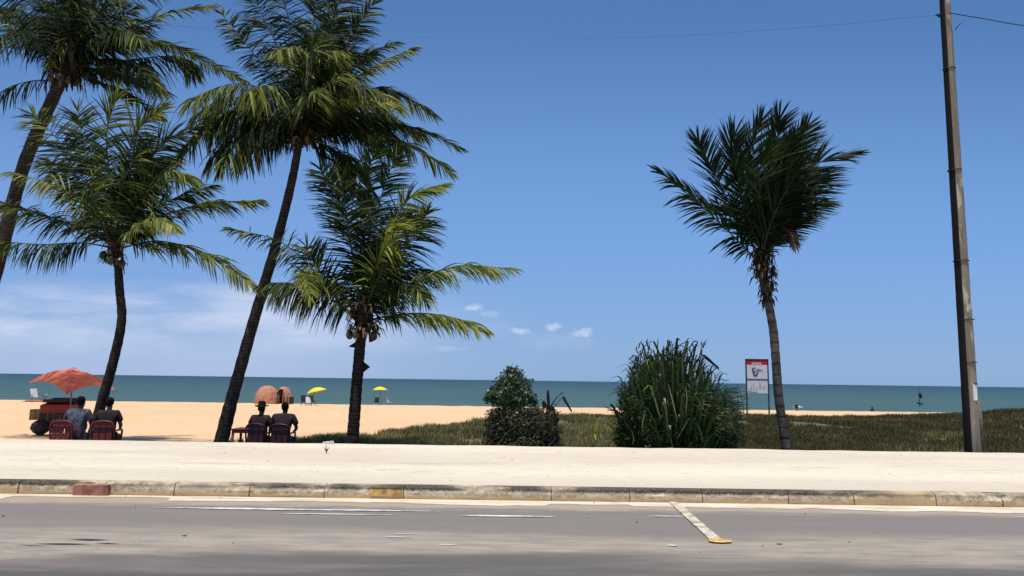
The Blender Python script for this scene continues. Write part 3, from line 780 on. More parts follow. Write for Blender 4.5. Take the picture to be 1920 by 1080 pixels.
for px, dy, kw in [
    ([(1425, 495), (1372, 440), (1310, 382), (1242, 326)], -.3, dict(hang=.42, L=.66, wind=-.12, dens=.65, width=.052)),
    ([(1425, 485), (1372, 390), (1335, 315), (1308, 262)], .1, dict(hang=-.1, L=.72)),
    ([(1428, 480), (1392, 370), (1375, 300), (1378, 250)], -.3, dict(hang=-.15, L=.8)),
    ([(1430, 480), (1412, 350), (1412, 280), (1428, 225)], .3, dict(hang=-.15, L=.8)),
    ([(1432, 480), (1438, 350), (1455, 270), (1462, 222)], -.3, dict(hang=-.15, L=.75)),
    ([(1434, 480), (1462, 360), (1490, 290), (1515, 235)], .2, dict(hang=-.1, L=.75)),
    ([(1436, 480), (1480, 380), (1528, 310), (1592, 290)], -.2, dict(hang=0, L=.8, wind=.6)),
    ([(1436, 485), (1480, 420), (1510, 390), (1535, 385)], -.3, dict(hang=.15, L=.7, wind=.6)),
    ([(1436, 485), (1475, 410), (1510, 360), (1550, 330)], .4, dict(hang=.1, L=.85, wind=.7)),
    ([(1432, 480), (1450, 370), (1470, 310), (1490, 270)], -1.0, dict(hang=0, L=.8)),
    ([(1430, 480), (1425, 380), (1425, 320), (1440, 280)], -1.2, dict(hang=0, L=.8, tone=.6)),
    ([(1430, 480), (1400, 400), (1385, 350), (1375, 310)], -1.0, dict(hang=0, L=.75)),
    ([(1430, 490), (1395, 430), (1370, 400), (1345, 380)], .8, dict(hang=.2, L=.6)),
    ([(1436, 490), (1465, 430), (1490, 400), (1510, 395)], -.8, dict(hang=.2, L=.7)),
    ([(1436, 490), (1455, 440), (1475, 430), (1490, 460)], -.6, dict(hang=.7, L=.35, mats=DP)),
    ([(1432, 480), (1450, 390), (1480, 340), (1500, 310)], 1.0, dict(hang=0, L=.8)),
]:
    kw.setdefault('mats', EP); kw.setdefault('wind', .36); kw.setdefault('tone', .3); kw.setdefault('fwd', 1.05); kw.setdefault('bare', .14); pfrond(pe, px, YE, dy, **kw)
extra_fronds(pe, cE + Vector((0, 0, .15)), 12, (1.8, 2.6), mat=EP, el_rng=(60, 86), hang=.0, L=.75, fwd=1.05, wind=.5, windx=.6, sag=.3)

# ------------------------------------------------------------------ big feathery bush
bush_leaf = leafmat('bush_leaf', (0.010, 0.024, 0.006), (0.040, 0.082, 0.018), (0.17, 0.22, 0.06), .15, .45, .3, .66, 1.0)
bush_pale = leafmat('bush_leaf_pale', (0.04, 0.07, 0.03), (0.11, 0.15, 0.06), (0.30, 0.32, 0.18), .15, .5, .4)
YU = 17.4
b0 = at(1262, 850, YU); bz = ground_z(b0.x, b0.y)
bush = empty('feathery_bush', (b0.x, b0.y, bz)); tag(bush, 'large dense dark green feathery bush behind the pavement', 'bush')
mb = MB(); outline = [(1150, 832), (1148, 795), (1160, 740), (1172, 700), (1195, 665), (1225, 652), (1262, 645), (1292, 650), (1318, 680), (1342, 700), (1362, 740), (1380, 790), (1378, 830)]
def stalk(mb, P0, P1, bend, L, w, tone, n_l=46, hang=.25, sp=.9):
    mid = P0.lerp(P1, .55) + bend; C = crom([P0, mid, P1], 12)
    mb.tube(C, [.012 * (1 - .6 * i / 12) for i in range(13)], 4, m=1, col=.4, cap=False)
    for j in range(n_l):
        u = .12 + .88 * random.random(); f = u * 12; k = min(int(f), 11); P = C[k].lerp(C[k + 1], f - k); t = (C[k + 1] - C[k]).normalized()
        a = random.random() * 6.283
        s = (Vector((math.cos(a), math.sin(a), .1)) * sp + t * .9 + Vector((0, 0, -hang))).normalized()
        ll = L * random.uniform(.6, 1.2); p1 = P + s * ll * .5; p2 = P + s * ll + Vector((.03, 0, -.35 * ll * random.random()))
        wd = s.cross(Vector((random.gauss(0, .6), -1, random.gauss(0, .6)))).normalized()
        mb.ribbon([P, p1, p2], [w * .5, w, w * .1], wd, col=max(0, min(1, tone + random.gauss(0, .2))))
for i in range(150):
    u = random.random()
    k = u * (len(outline) - 1); a_ = int(min(k, len(outline) - 2)); ox, oy = [outline[a_][q] + (outline[a_ + 1][q] - outline[a_][q]) * (k - a_) for q in (0, 1)]
    fr = random.random() ** .45; tx, ty = 1264 + (ox - 1264) * fr, 842 + (oy - 842) * fr
    yo = random.uniform(-1.0, 1.1) * math.sqrt(max(.05, 1 - fr * fr * .7))
    P1 = at(tx, ty, YU + yo); base = Vector((b0.x + (P1.x - b0.x) * random.uniform(.45, .9), YU + yo * .6, 0)); base.z = ground_z(base.x, base.y)
    if (P1 - base).length < .3: P1.z += .3
    stalk(mb, base, P1, Vector((random.uniform(-.1, .1), 0, .05)), .24, .017, .30, int(36 + 44 * fr), hang=.1, sp=.7)
for i in range(780):
    k = random.random() * (len(outline) - 1); a_ = int(min(k, len(outline) - 2)); ox, oy = [outline[a_][q] + (outline[a_ + 1][q] - outline[a_][q]) * (k - a_) for q in (0, 1)]
    fr = random.random() ** .5 * (.90 + .20 * math.sin(k * 5.3) ** 2 * .8 + .04); yo = random.uniform(-1.15, .9) * math.sqrt(max(.05, 1 - fr * fr * .8))
    T = at(1264 + (ox - 1264) * fr, 842 + (oy - 842) * fr, YU + yo); hh_ = random.uniform(.45, 1.1)
    B0 = T + Vector(((b0.x - T.x) * .30 + random.gauss(0, .05), -yo * .2, -hh_)); B0.z = max(B0.z, BACK)
    tip = T + Vector(((T.x - b0.x) * .16 + random.gauss(.02, .07), random.uniform(-.12, .05), -random.uniform(-.02, .16)))
    Cq = crom([B0, B0.lerp(T, .6) + Vector((0, 0, .06)), T, tip], 7)
    w_l = random.uniform(.028, .065); wd = Vector((1, random.gauss(0, .7), random.gauss(0, .3))).normalized()
    mb.ribbon(Cq, [w_l * q_ for q_ in (.5, .8, 1, 1, .95, .8, .5, .08)], wd, col=max(0, min(1, random.gauss(.38, .24))))
for i in range(60):
    x = random.uniform(1195, 1320); y = random.uniform(650, 700); P = at(x, y, YU + random.uniform(-.3, .5)); d = Vector((random.gauss(0, .5), random.gauss(0, .3), 1)).normalized()
    mb.ribbon([P, P + d * .12, P + d * .22 + Vector((.05, 0, 0))], [.02, .04, .006], Vector((1, 0, 0)), m=2)
mb.build('foliage', [bush_leaf, bush_leaf, fibre_m], bush)
mb = MB()
for i in range(46):
    tx = random.uniform(1322, 1385); yo = random.uniform(-.9, .2); ty = random.uniform(720, 800)
    P1 = at(tx, ty, YU + yo); base = Vector((P1.x - random.uniform(-.05, .35), YU + yo * .5, 0)); base.z = ground_z(base.x, base.y)
    stalk(mb, base, P1, Vector((.1, 0, .15)), .26, .014, .45, 34, hang=.8)
mb.build('drooping_foliage', [bush_pale, bush_pale], bush)
mb = MB()
for q in [[(1300, 700), (1310, 690), (1318, 665), (1348, 690)], [(1240, 690), (1250, 660), (1258, 640), (1262, 655)], [(1232, 680), (1233, 650), (1234, 636)], [(1285, 690), (1300, 655), (1308, 642), (1300, 640)],
          [(1270, 700), (1262, 680), (1272, 650), (1290, 640)], [(1205, 700), (1200, 680), (1204, 658), (1196, 662)], [(1300, 720), (1312, 690), (1322, 676)], [(1255, 700), (1252, 670), (1270, 648), (1286, 652)],
          [(1330, 735), (1335, 700), (1345, 688)], [(1165, 775), (1148, 768), (1132, 762)], [(1170, 782), (1155, 772), (1138, 768)]]:
    pts = [at(x, y, YU - .1 + .05 * i) for i, (x, y) in enumerate(q)]
    mb = MB(); mb.tube(crom(pts, 10), [.018 * (1 - .5 * i / 10) for i in range(11)], 5, col=.1)
    if q[0] == (1300, 700): A = at(1318, 666, YU); B = at(1348, 692, YU); mb.ribbon([A, A.lerp(B, .3), B], [.02, .05, .03], Vector((.6, 0, .8)).normalized(), col=.1)
    mb.build('dead_stalk', fibre_m, bush)
for q in [[(1253, 720), (1262, 755), (1270, 790)], [(1285, 725), (1288, 745), (1286, 775)], [(1292, 785), (1280, 805), (1270, 822)], [(1308, 795), (1315, 815), (1318, 832)], [(1228, 745), (1232, 765), (1240, 785)],
          [(1372, 795), (1378, 808), (1385, 820)], [(1300, 735), (1312, 755), (1325, 775)], [(1254, 812), (1258, 825), (1262, 840)], [(1210, 770), (1205, 790), (1204, 812)], [(1184, 805), (1188, 820), (1186, 834)]]:
    pts = [at(x, y, YU - 1.0) for x, y in q]; C = crom(pts, 8); mb = MB()
    mb.ribbon(C, [.008 + .016 * math.sin(math.pi * i / 8) for i in range(9)], Vector((.8, -.3, .3)).normalized(), col=random.uniform(.6, 1))
    mb.build('pale_blade', bush_pale, bush)

# ------------------------------------------------------------------ leafy shrub, dry scrub, stump
def leaf_cloud(mb, outline_c, r, n, size, YC_, tonef, up=.3):
    for i in range(n):
        a = random.random() * 6.283; ph = math.acos(random.uniform(-1, 1)); rr_ = random.random() ** .4
        d = Vector((math.sin(ph) * math.cos(a), math.sin(ph) * math.sin(a), math.cos(ph)))
        lump = .78 + .38 * mnoise.noise(d * 2.3 + Vector((outline_c.x, 0, 0))) + .12 * mnoise.noise(d * 6)
        P = outline_c + Vector((d.x * r[0], d.y * r[1], d.z * r[2])) * rr_ * lump
        nrm = (d + Vector((random.gauss(0, .6), random.gauss(0, .6), up + random.gauss(0, .6)))).normalized()
        t = nrm.cross(Vector((random.gauss(0, 1), random.gauss(0, 1), random.gauss(0, 1)))).normalized(); s = nrm.cross(t)
        L_ = size * random.uniform(.6, 1.3)
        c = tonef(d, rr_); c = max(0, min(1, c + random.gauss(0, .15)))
        mb.add([P, P + t * L_ * .5 + s * L_ * .28, P + t * L_, P + t * L_ * .5 - s * L_ * .28], [(0, 1, 2, 3)], c)
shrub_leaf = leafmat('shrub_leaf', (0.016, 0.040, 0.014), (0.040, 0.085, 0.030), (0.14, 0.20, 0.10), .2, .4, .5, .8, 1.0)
scrub_leaf = leafmat('scrub_leaf', (0.016, 0.018, 0.009), (0.058, 0.060, 0.032), (0.26, 0.25, 0.15), .12, .7, .2)
YS = 16.6
s0 = at(958, 845, YS); sz = ground_z(s0.x, s0.y)
sh = empty('leafy_shrub', (s0.x, s0.y, sz)); tag(sh, 'round topped leafy green shrub rising above dry scrub', 'shrub')
mb = MB()
for (x, y, rx, rz, n) in [(960, 722, .50, .42, 2200), (943, 742, .46, .30, 1500), (978, 745, .42, .30, 1300), (955, 772, .46, .34, 1300), (922, 746, .26, .16, 420), (960, 700, .26, .22, 420), (930, 800, .32, .42, 1100), (955, 810, .45, .36, 900), (985, 778, .26, .2, 300), (1000, 752, .14, .12, 120)]:
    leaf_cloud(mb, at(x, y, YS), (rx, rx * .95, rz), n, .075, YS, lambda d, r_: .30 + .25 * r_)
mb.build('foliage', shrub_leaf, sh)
mb = MB(); root = Vector((s0.x, s0.y, sz))
for i in range(12):
    T = at(random.uniform(925, 995), random.uniform(705, 780), YS + random.uniform(-.25, .25))
    mb.tube(crom([root + Vector((random.uniform(-.12, .12), random.uniform(-.1, .1), 0)), root.lerp(T, .5) + Vector((random.uniform(-.1, .1), 0, 0)), T], 8), [.028 - .0025 * k for k in range(9)], 5)
mb.build('stem', bark_mid, sh)
s1 = at(985, 848, YS - .1); z1 = ground_z(s1.x, s1.y)
sc = empty('dry_scrub', (s1.x, s1.y, z1)); tag(sc, 'tangled brown dry scrub at the foot of the leafy shrub', 'scrub')
mb = MB()
for (x, y, rx, rz, n) in [(938, 805, .42, .40, 1800), (970, 795, .48, .46, 2400), (1005, 800, .46, .42, 2000), (1032, 820, .24, .28, 700), (985, 830, .7, .26, 1800), (925, 830, .36, .26, 700), (928, 780, .26, .22, 600), (1000, 770, .2, .16, 400), (958, 768, .3, .2, 700), (1046, 835, .2, .18, 400), (1010, 775, .30, .26, 600)]:
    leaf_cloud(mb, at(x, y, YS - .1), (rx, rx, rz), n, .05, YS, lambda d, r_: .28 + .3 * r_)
for i in range(26):
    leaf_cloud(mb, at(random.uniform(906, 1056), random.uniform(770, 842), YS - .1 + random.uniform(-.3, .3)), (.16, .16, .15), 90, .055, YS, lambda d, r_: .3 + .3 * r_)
for i in range(130):
    P = at(random.uniform(912, 1045), random.uniform(785, 845), YS - .1 + random.uniform(-.4, .4)); d = Vector((random.gauss(0, .5), random.gauss(0, .5), .9)).normalized()
    mb.tube([P, P + d * .15, P + d * .28 + Vector((random.gauss(0, .05), 0, 0))], [.006, .005, .003], 3, m=1)
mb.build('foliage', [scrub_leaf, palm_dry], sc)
# dead stump with broken leaves
s2 = at(1032, 850, YS + .2); z2 = ground_z(s2.x, s2.y)
st_ = empty('dead_stump', (s2.x, s2.y, z2)); tag(st_, 'dead broken palm stump with bent dry leaves between the two bushes', 'dead plant')
mb = MB(); mb.tube(crom([at(1036, 850, YS + .2), at(1034, 800, YS + .2), at(1032, 762, YS + .2)], 10), [.14, .145, .15, .155, .16, .155, .15, .15, .13, .11, .09], 12, jit=.1)
for i in range(140):
    u = random.random(); P = at(1033 + random.uniform(-14, 14), 835 - 75 * u, YS + .2 - random.uniform(.02, .16)); d = Vector((random.gauss(0, .5), -.5, random.uniform(-.2, .9))).normalized()
    mb.ribbon([P, P + d * .06, P + d * .10], [.03, .04, .01], Vector((1, 0, random.uniform(-.4, .4))).normalized())
mb.build('trunk', fibre_m, st_)
for q, w in [([(1030, 768), (1028, 748), (1027, 732)], .075), ([(1030, 768), (1040, 750), (1055, 733)], .06), ([(1040, 762), (1054, 745), (1060, 752), (1072, 772)], .055), ([(1028, 765), (1018, 752), (1020, 765)], .05), ([(1034, 762), (1046, 742), (1058, 737)], .05)]:
    mb = MB(); C = crom([at(x, y, YS + .1) for x, y in q], 8); mb.ribbon(C, [w * (.6 + .6 * math.sin(math.pi * i / 8)) for i in range(9)], Vector((.8, .1, .6)).normalized(), col=.25)
    mb.ribbon([c_ + Vector((0, .015, 0)) for c_ in C], [w * .8 * (.5 + .5 * math.sin(math.pi * i / 8)) for i in range(9)], Vector((.3, .9, .3)).normalized(), col=.5)
    mb.build('dead_leaf', fibre_m, st_)
# young bright leaf in the grass
mb = MB(); A = [at(x, y, 18.0) for x, y in [(1116, 812), (1119, 795), (1126, 778)]]
mb.ribbon(crom(A, 6), [.02, .06, .08, .08, .06, .035, .005], Vector((1, 0, -.2)).normalized(), col=.5)
mb.ribbon(crom([A[0] + Vector((.0, -.1, -.15)), A[0], A[1] + Vector((.06, -.1, 0))], 6), [.02, .03, .05, .05, .04, .02, .005], Vector((1, .3, -.2)).normalized(), col=.6)
lm = leafmat('young_leaf', (.2, .28, .03), (.42, .48, .06), (.5, .5, .1), .3, .5, .3)
tag(mb.build('young_plant', lm), 'bright yellow green leaf blades standing alone in the grass', 'plant')

# ------------------------------------------------------------------ utility pole and cable
polem, N, p = material('pole_wood')
g = N.n('ShaderNodeNewGeometry'); pos = g.outputs['Position']; sp = N.n('ShaderNodeSeparateXYZ'); N.link(pos, sp.inputs[0])
n = N.noise(N.scale(pos, (14, 14, 1.2)), 1, 6, .65); n2 = N.noise(N.scale(pos, (5, 5, 1.6), (3, 1, 9)), 1, 4, .6)
c = N.mix(N.ramp(n, .35, .7), (0.20, 0.175, 0.135), (0.34, 0.30, 0.24)); c = N.mix(N.ramp(n2, .56, .66), c, (0.52, 0.48, 0.41))
nsp = N.n('ShaderNodeSeparateXYZ'); N.link(g.outputs['Normal'], nsp.inputs[0])
tc2 = N.n('ShaderNodeTexCoord'); osp = N.n('ShaderNodeSeparateXYZ'); N.link(tc2.outputs['Object'], osp.inputs[0])
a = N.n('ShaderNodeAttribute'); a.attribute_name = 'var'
c = N.mix(N.ramp(N.math('ADD', a.outputs['Fac'], N.math('MULTIPLY', N.math('SUBTRACT', n2, .5), .25)), .45, .6), c, (0.018, 0.016, 0.014))  # near-black left side: the shaft's shaded side painted into the wood colour
cr = N.ramp(N.noise(N.scale(pos, (2, 2, 3.5)), 1, 2, .5), .495, .5); 
N.link(c, p.inputs['Base Color']); p.inputs['Roughness'].default_value = .9; p.inputs['Specular IOR Level'].default_value = .15
b = N.n('ShaderNodeBump'); b.inputs['Strength'].default_value = .7; b.inputs['Distance'].default_value = .02; N.link(n, b.inputs['Height']); N.link(b.outputs[0], p.inputs['Normal'])
YO = 16.2
pb0 = at(1826, 870, YO)
pole = empty('utility_pole', (pb0.x, pb0.y, ground_z(pb0.x, pb0.y))); tag(pole, 'tall weathered utility pole rising past the top right of the picture', 'pole')
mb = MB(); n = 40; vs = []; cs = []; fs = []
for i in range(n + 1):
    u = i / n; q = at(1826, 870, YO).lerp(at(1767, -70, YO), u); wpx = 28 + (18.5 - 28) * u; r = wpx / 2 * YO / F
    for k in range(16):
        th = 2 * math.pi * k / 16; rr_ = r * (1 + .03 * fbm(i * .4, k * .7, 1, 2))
        vs.append(q + Vector((math.cos(th) * rr_, math.sin(th) * rr_, 0))); cs.append(1.0 if math.cos(th) < -.65 else 0.0)  # mask of the painted shade along the left of the shaft
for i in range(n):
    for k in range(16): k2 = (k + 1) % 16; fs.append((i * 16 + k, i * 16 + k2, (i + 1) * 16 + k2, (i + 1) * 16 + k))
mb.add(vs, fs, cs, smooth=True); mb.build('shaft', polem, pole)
m_plate = plain('white_plate', (.78, .76, .70), .5, var=.05); m_black = plain('black_metal', (.02, .02, .02), .5); m_grey = plain('grey_conduit', (.17, .16, .14), .7, var=.3)
mb = MB(); mb.box(at(1828.5, 736, YO - .16), (.085, .012, .34), bev=.003); mb.build('plate', m_plate, pole)
mb = MB(); mb.box(at(1830, 720, YO - .165), (.05, .03, .035), bev=.004); mb.build('clamp', m_black, pole)
mb = MB(); mb.tube([at(1835, 752, YO - .1), at(1838, 790, YO - .1), at(1841, 829, YO - .1)], [.045, .05, .04], 8, jit=.1); mb.build('conduit', m_grey, pole)
mb = MB()
for y, x in [(130, 1774.5), (320, 1785), (490, 1797), (600, 1806), (680, 1811)]:
    c_ = at(x + 5, y, YO); mb.tube([c_, c_ + Vector((0, 0, .012))], [.138 + (y - 130) * .00007] * 2, 16)
mb.build('band', m_black, pole)
mb = MB(); q = at(1764, 28, YO - .02); mb.box(q + Vector((-.05, 0, 0)), (.12, .05, .025)); mb.box(q + Vector((-.04, 0, -.03)), (.05, .03, .05)); mb.build('bracket', m_black, pole)
wire_m = plain('cable_black', (.035, .04, .06), .5)
def cable(pts, r, label):
    mb = MB(); mb.tube(crom([Vector(p_) for p_ in pts], 80), r, 5); o = mb.build('cable', wire_m); tag(o, label, 'cable', 'overhead cables'); return o
cable([at(1778, 24, YO - .15), at(1850, 36, YO - .5), at(1920, 48, YO - 1), at(2100, 72, YO - 2), at(2700, 90, YO - 4)], .011, 'black overhead cable running right from the utility pole')
cable([at(1762, 28, YO), at(1650, 38, YO), at(1550, 48, YO), at(1250, 68, YO), at(950, 73, YO), at(700, 67, YO), at(520, 60, YO), at(360, 51, YO), at(0, 20, YO), at(-900, -110, YO)], .0028, 'thin overhead cable crossing the sky left of the utility pole')
mb = MB(); mb.tube([at(1791, 56, YO - .15), at(1797, 48, YO - .2), at(1800, 45, YO - .2)], .012, 5); mb.tube([at(1797, 48, YO - .2), at(1815, 34, YO - .28)], .004, 4); mb.build('stay_wire', wire_m, pole)

# ------------------------------------------------------------------ beach sign
YG = 44.0
gs = at(1419, 778, YG); gz = ground_z(gs.x, gs.y)
sign = empty('beach_sign', (gs.x, gs.y, gz)); tag(sign, 'two post beach notice board with red header and white panels', 'sign')
m_red = plain('sign_red', (.62, .03, .03), .5, var=.12, scale=6); m_post = plain('sign_post', (.05, .035, .05), .5); m_white = plain('sign_white', (.92, .89, .90), .5, var=.04, scale=3)
m_ink = plain('ink', (.03, .035, .06), .6); m_pale = plain('sign_lettering', (.85, .75, .74), .6); m_smudge = plain('grey_stain', (.42, .42, .42), .8, var=.3)
s_ = YG / F
xL, xR = at(1399, 700, YG).x, at(1440, 700, YG).x
def sz_(y): return at(1419, y, YG).z
for x in (xL, xR):
    mb = MB(); mb.box((x, YG, (sz_(674) + gz - .3) / 2), (.075, .075, sz_(674) - gz + .3), bev=.01); mb.build('post', m_post, sign)
cx = (xL + xR) / 2; w_ = xR - xL - .08
mb = MB(); mb.box((cx, YG, sz_(679)), (w_, .03, sz_(674) - sz_(684.5))); mb.build('header', m_red, sign)
mb = MB(); mb.box((cx, YG, sz_(697.5)), (w_, .03, sz_(685) - sz_(710.5))); pn = mb.build('upper_panel', m_white, sign)
mb = MB(); mb.box((cx, YG, sz_(724.5)), (w_, .03, sz_(712) - sz_(737.5))); pn2 = mb.build('lower_panel', m_white, sign)
mb = MB(); mb.box((cx, YG - .01, sz_(711.2)), (w_, .04, .045)); mb.box((cx, YG - .01, sz_(673.6)), (w_ + .16, .05, .035)); mb.build('crossbar', m_post, sign)
# small faded lettering (unreadable strokes) and black mark
mb = MB()
for k in range(6): 
    x = at(1410.5 + k * 3.1, 682, YG).x; mb.box((x, YG - .019, sz_(681.6)), (.07, .008, .13)); 
    if k % 2: mb.box((x + .03, YG - .019, sz_(680)), (.05, .008, .03))
mb.build('lettering', m_pale, sign)
mb = MB()
def stroke(pts, r=.016): mb.tube([at(x, y, YG - .021) for x, y in pts], r, 4, squash=.4)
stroke([(1411, 690.5), (1412, 697), (1413.5, 703)], .04); stroke([(1413.5, 703), (1418, 704.5), (1420.5, 700)], .04); stroke([(1411.5, 690), (1416, 689.5), (1417, 693)], .02); stroke([(1414, 694), (1415.5, 701), (1417.5, 694.5), (1419, 700), (1420, 693)], .025)
stroke([(1421, 692), (1423.5, 693), (1422, 697), (1421, 699)], .022); stroke([(1425, 697), (1425, 693), (1427.5, 694)], .016); stroke([(1428.5, 699), (1428.5, 693.5), (1430, 696)], .013)
mb.build('emblem', m_ink, sign)
mb = MB()
for x, y0, y1 in [(1406, 728, 733), (1409, 722, 732), (1413, 718, 731), (1418, 726, 734), (1424, 716, 730), (1426, 719, 729), (1431, 724, 732), (1434, 722, 730), (1404, 732, 735)]:
    mb.tube([at(x, y0, YG - .02), at(x + .5, y1, YG - .02)], .018, 4, squash=.3)
mb.tube([at(1403, 734, YG - .02), at(1420, 735.5, YG - .02)], .02, 4, squash=.3)
mb.build('faded_text', m_smudge, sign)

# ------------------------------------------------------------------ people, chairs
m_chair = plain('wine_plastic', (.13, .022, .018), .45, .4, var=.08, scale=4)
m_chair2 = plain('dark_wine_plastic', (.045, .009, .011), .45, .4, var=.08, scale=4)
def skin_obj(name, verts, edges, rads, mat, sub=2, root=0):
    me = bpy.data.meshes.new(name); me.from_pydata(verts, edges, []); me.materials.append(mat)
    o = bpy.data.objects.new(name, me); scn.collection.objects.link(o)
    md = o.modifiers.new('skin', 'SKIN'); md.use_smooth_shade = True
    if not me.skin_vertices: return o
    for i, sv in enumerate(me.skin_vertices[0].data):
        r = rads[i]; sv.radius = (r, r) if not hasattr(r, '__len__') else r; sv.use_root = (i == root)
    s2_ = o.modifiers.new('sub', 'SUBSURF'); s2_.levels = sub; s2_.render_levels = sub
    return o

def person(loc, rz, label, shirt, skin, hair, pants, scale=1.0, hat=None, head_turn=0, lean=0.0, broad=1.0):
    e = empty('person', loc); e.rotation_euler.z = rz; e.scale = (scale,) * 3
    tag(e, label, 'person', 'people sitting in the palm shade')
    V = []; E = []; Rr = []
    def v(p, r, par=None):
        V.append(p); Rr.append(r)
        if par is not None: E.append((par, len(V) - 1))
        return len(V) - 1
    L = lean
    pel = v((0, 0, .52), (.155, .12)); spn = v((0, -.03 + L * .3, .74), (.135, .105), pel); ch = v((0, -.02 + L * .7, .95), (.16 * broad, .11), spn)
    nb = v((0, .01 + L, 1.10), .062, ch); nk = v((0, .03 + L, 1.16), .055, nb); h1 = v((0, .04 + L, 1.22), (.066, .078), nk); h2 = v((0, .035 + L, 1.30), (.078, .094), h1); h3 = v((0, .03 + L, 1.37), (.052, .065), h2)
    ht = R(head_turn); v((math.sin(-ht) * .10, .04 + L + math.cos(ht) * .105, 1.245), .016, h1)
    for s in (-1, 1):
        v((s * .086, .03 + L, 1.265), .014, h2)
        sh_ = v((s * .185 * broad, -.02 + L * .8, 1.04), .058, ch); el_ = v((s * .27 * broad, .0 + L * .6, .78), .045, sh_); wr = v((s * .20, .24 + L * .3, .68), .028, el_); pm = v((s * .18, .31 + L * .3, .66), (.036, .02), wr)
        for k, (dx, ln) in enumerate([(-.028, .062), (-.010, .075), (.010, .07), (.027, .055)]):
            a1 = v((s * .18 + dx, .35 + L * .3, .662), .0095, pm); v((s * .18 + dx * 1.1, .35 + ln + L * .3, .645), .008, a1)
        t1 = v((s * .18 - s * .04, .315 + L * .3, .665), .010, pm); v((s * .18 - s * .055, .35 + L * .3, .66), .0085, t1)
        hp = v((s * .10, .06, .50), .092, pel); kn = v((s * .15, .46, .50), .064, hp); an = v((s * .15, .48, .10), .042, kn); v((s * .16, .62, .045), .035, an)
    o = skin_obj('body', V, E, Rr, skin); o.parent = e
    SV = [(0, 0, .47), (0, -.035 + L * .3, .74), (0, -.02 + L * .7, .94), (0, .01 + L, 1.115), (-.19 * broad, -.02 + L * .8, 1.05), (.19 * broad, -.02 + L * .8, 1.05), (-.265 * broad, -.005 + L * .6, .85), (.265 * broad, -.005 + L * .6, .85)]
    o = skin_obj('shirt', SV, [(0, 1), (1, 2), (2, 3), (2, 4), (2, 5), (4, 6), (5, 7)], [(.20, .165), (.185, .155), (.205 * broad, .155), (.088, .088), .088, .088, .075, .075], shirt); o.parent = e
    PV = [(0, -.01, .49), (-.11, .08, .50), (.11, .08, .50), (-.15, .40, .50), (.15, .40, .50)]
    o = skin_obj('shorts', PV, [(0, 1), (0, 2), (1, 3), (2, 4)], [(.18, .13), .10, .10, .085, .085], pants); o.parent = e
    mb = MB(); mb.ball((0, .012 + L, 1.325), (.092, .104, .092), 14, 10, jit=.02); mb.ball((0, -.012 + L, 1.28), (.083, .078, .085), 12, 8, jit=.02)
    o = mb.build('hair', hair); o.parent = e; o.rotation_euler = (0, 0, 0)
    if hat:
        mb = MB(); c_ = Vector((0, .03 + L, 1.37)); prof = [(.0, .10), (.05, .098), (.085, .07), (.098, .0), (.10, -.01), (.17, -.03), (.175, -.035)]
        vs = []
        for r_, z_ in prof:
            for k in range(18): th = 6.283 * k / 18; vs.append(c_ + Vector((r_ * math.cos(th), r_ * math.sin(th), z_ + (.02 * math.cos(2 * th) if r_ > .12 else 0))))
        mb.add(vs, [(i * 18 + k, i * 18 + (k + 1) % 18, (i + 1) * 18 + (k + 1) % 18, (i + 1) * 18 + k) for i in range(len(prof) - 1) for k in range(18)], smooth=True)
        o = mb.build('hat', hat); o.parent = e
    return e

def chair(loc, rz, label, mat, scale=1.0):
    e = empty('plastic_chair', loc); e.rotation_euler.z = rz; e.scale = (scale,) * 3; tag(e, label, 'chair', 'red plastic chairs behind the pavement')
    def part(nm, mb): o = mb.build(nm, mat); o.parent = e
    mb = MB(); mb.box((0, .02, .43), (.46, .44, .03), bev=.012); part('seat', mb)
    mb = MB()
    for k in range(3): mb.box((-.135 + k * .135, -.235, .64), (.118, .018, .38), Matrix.Rotation(R(-8), 3, 'X'), bev=.006)
    mb.tube(crom([Vector((-.23, -.21, .44)), Vector((-.235, -.25, .74)), Vector((-.17, -.27, .85)), Vector((0, -.275, .875)), Vector((.17, -.27, .85)), Vector((.235, -.25, .74)), Vector((.23, -.21, .44))], 24), .022, 6)
    mb.box((0, -.262, .82), (.40, .018, .07), Matrix.Rotation(R(-8), 3, 'X'), bev=.006); part('backrest', mb)
    for s in (-1, 1):
        mb = MB(); mb.tube(crom([Vector((s * .245, -.24, .66)), Vector((s * .27, 0, .67)), Vector((s * .26, .2, .65)), Vector((s * .235, .22, .45))], 12), [.02] * 13, 6, squash=1.2); part('armrest', mb)
        for yy_ in (-1, 1):
            mb = MB(); mb.tube([Vector((s * .21, .02 + yy_ * .19, .43)), Vector((s * .255, .02 + yy_ * .25, -.02))], [.03, .02], 6); part('leg', mb)
    return e
sk1 = plain('skin_brown', (.17, .09, .06), .55, var=.05); sk2 = plain('skin_dark', (.07, .04, .03), .55, var=.05)
hair = plain('hair_black', (.006, .005, .005), .8, .1); navy = plain('denim', (.03, .035, .06), .8)
def gpt(px, Y): q = at(px, 800, Y); return (q.x, Y, ground_z(q.x, Y))
C1 = gpt(145, 17.1); C2 = gpt(202, 17.0); C3 = gpt(489, 17.2); C4 = gpt(530, 17.25)
shirt1 = plain('shirt_grey_blue', (.085, .09, .13), .85, var=.5, scale=10); shirt2 = plain('shirt_black', (.011, .010, .011), .85); shirt3 = plain('shirt_maroon', (.028, .009, .011), .85); shirt4 = plain('shirt_plum', (.014, .007, .012), .85)
person(C1, R(4), 'seated person in a mottled grey blue shirt left of the bent palm trunk', shirt1, sk2, hair, navy, 1.0, broad=1.08, lean=.05)
person(C2, R(14), 'seated person in a black jacket just right of the bent palm trunk', shirt2, sk1, hair, navy, .99, head_turn=60)
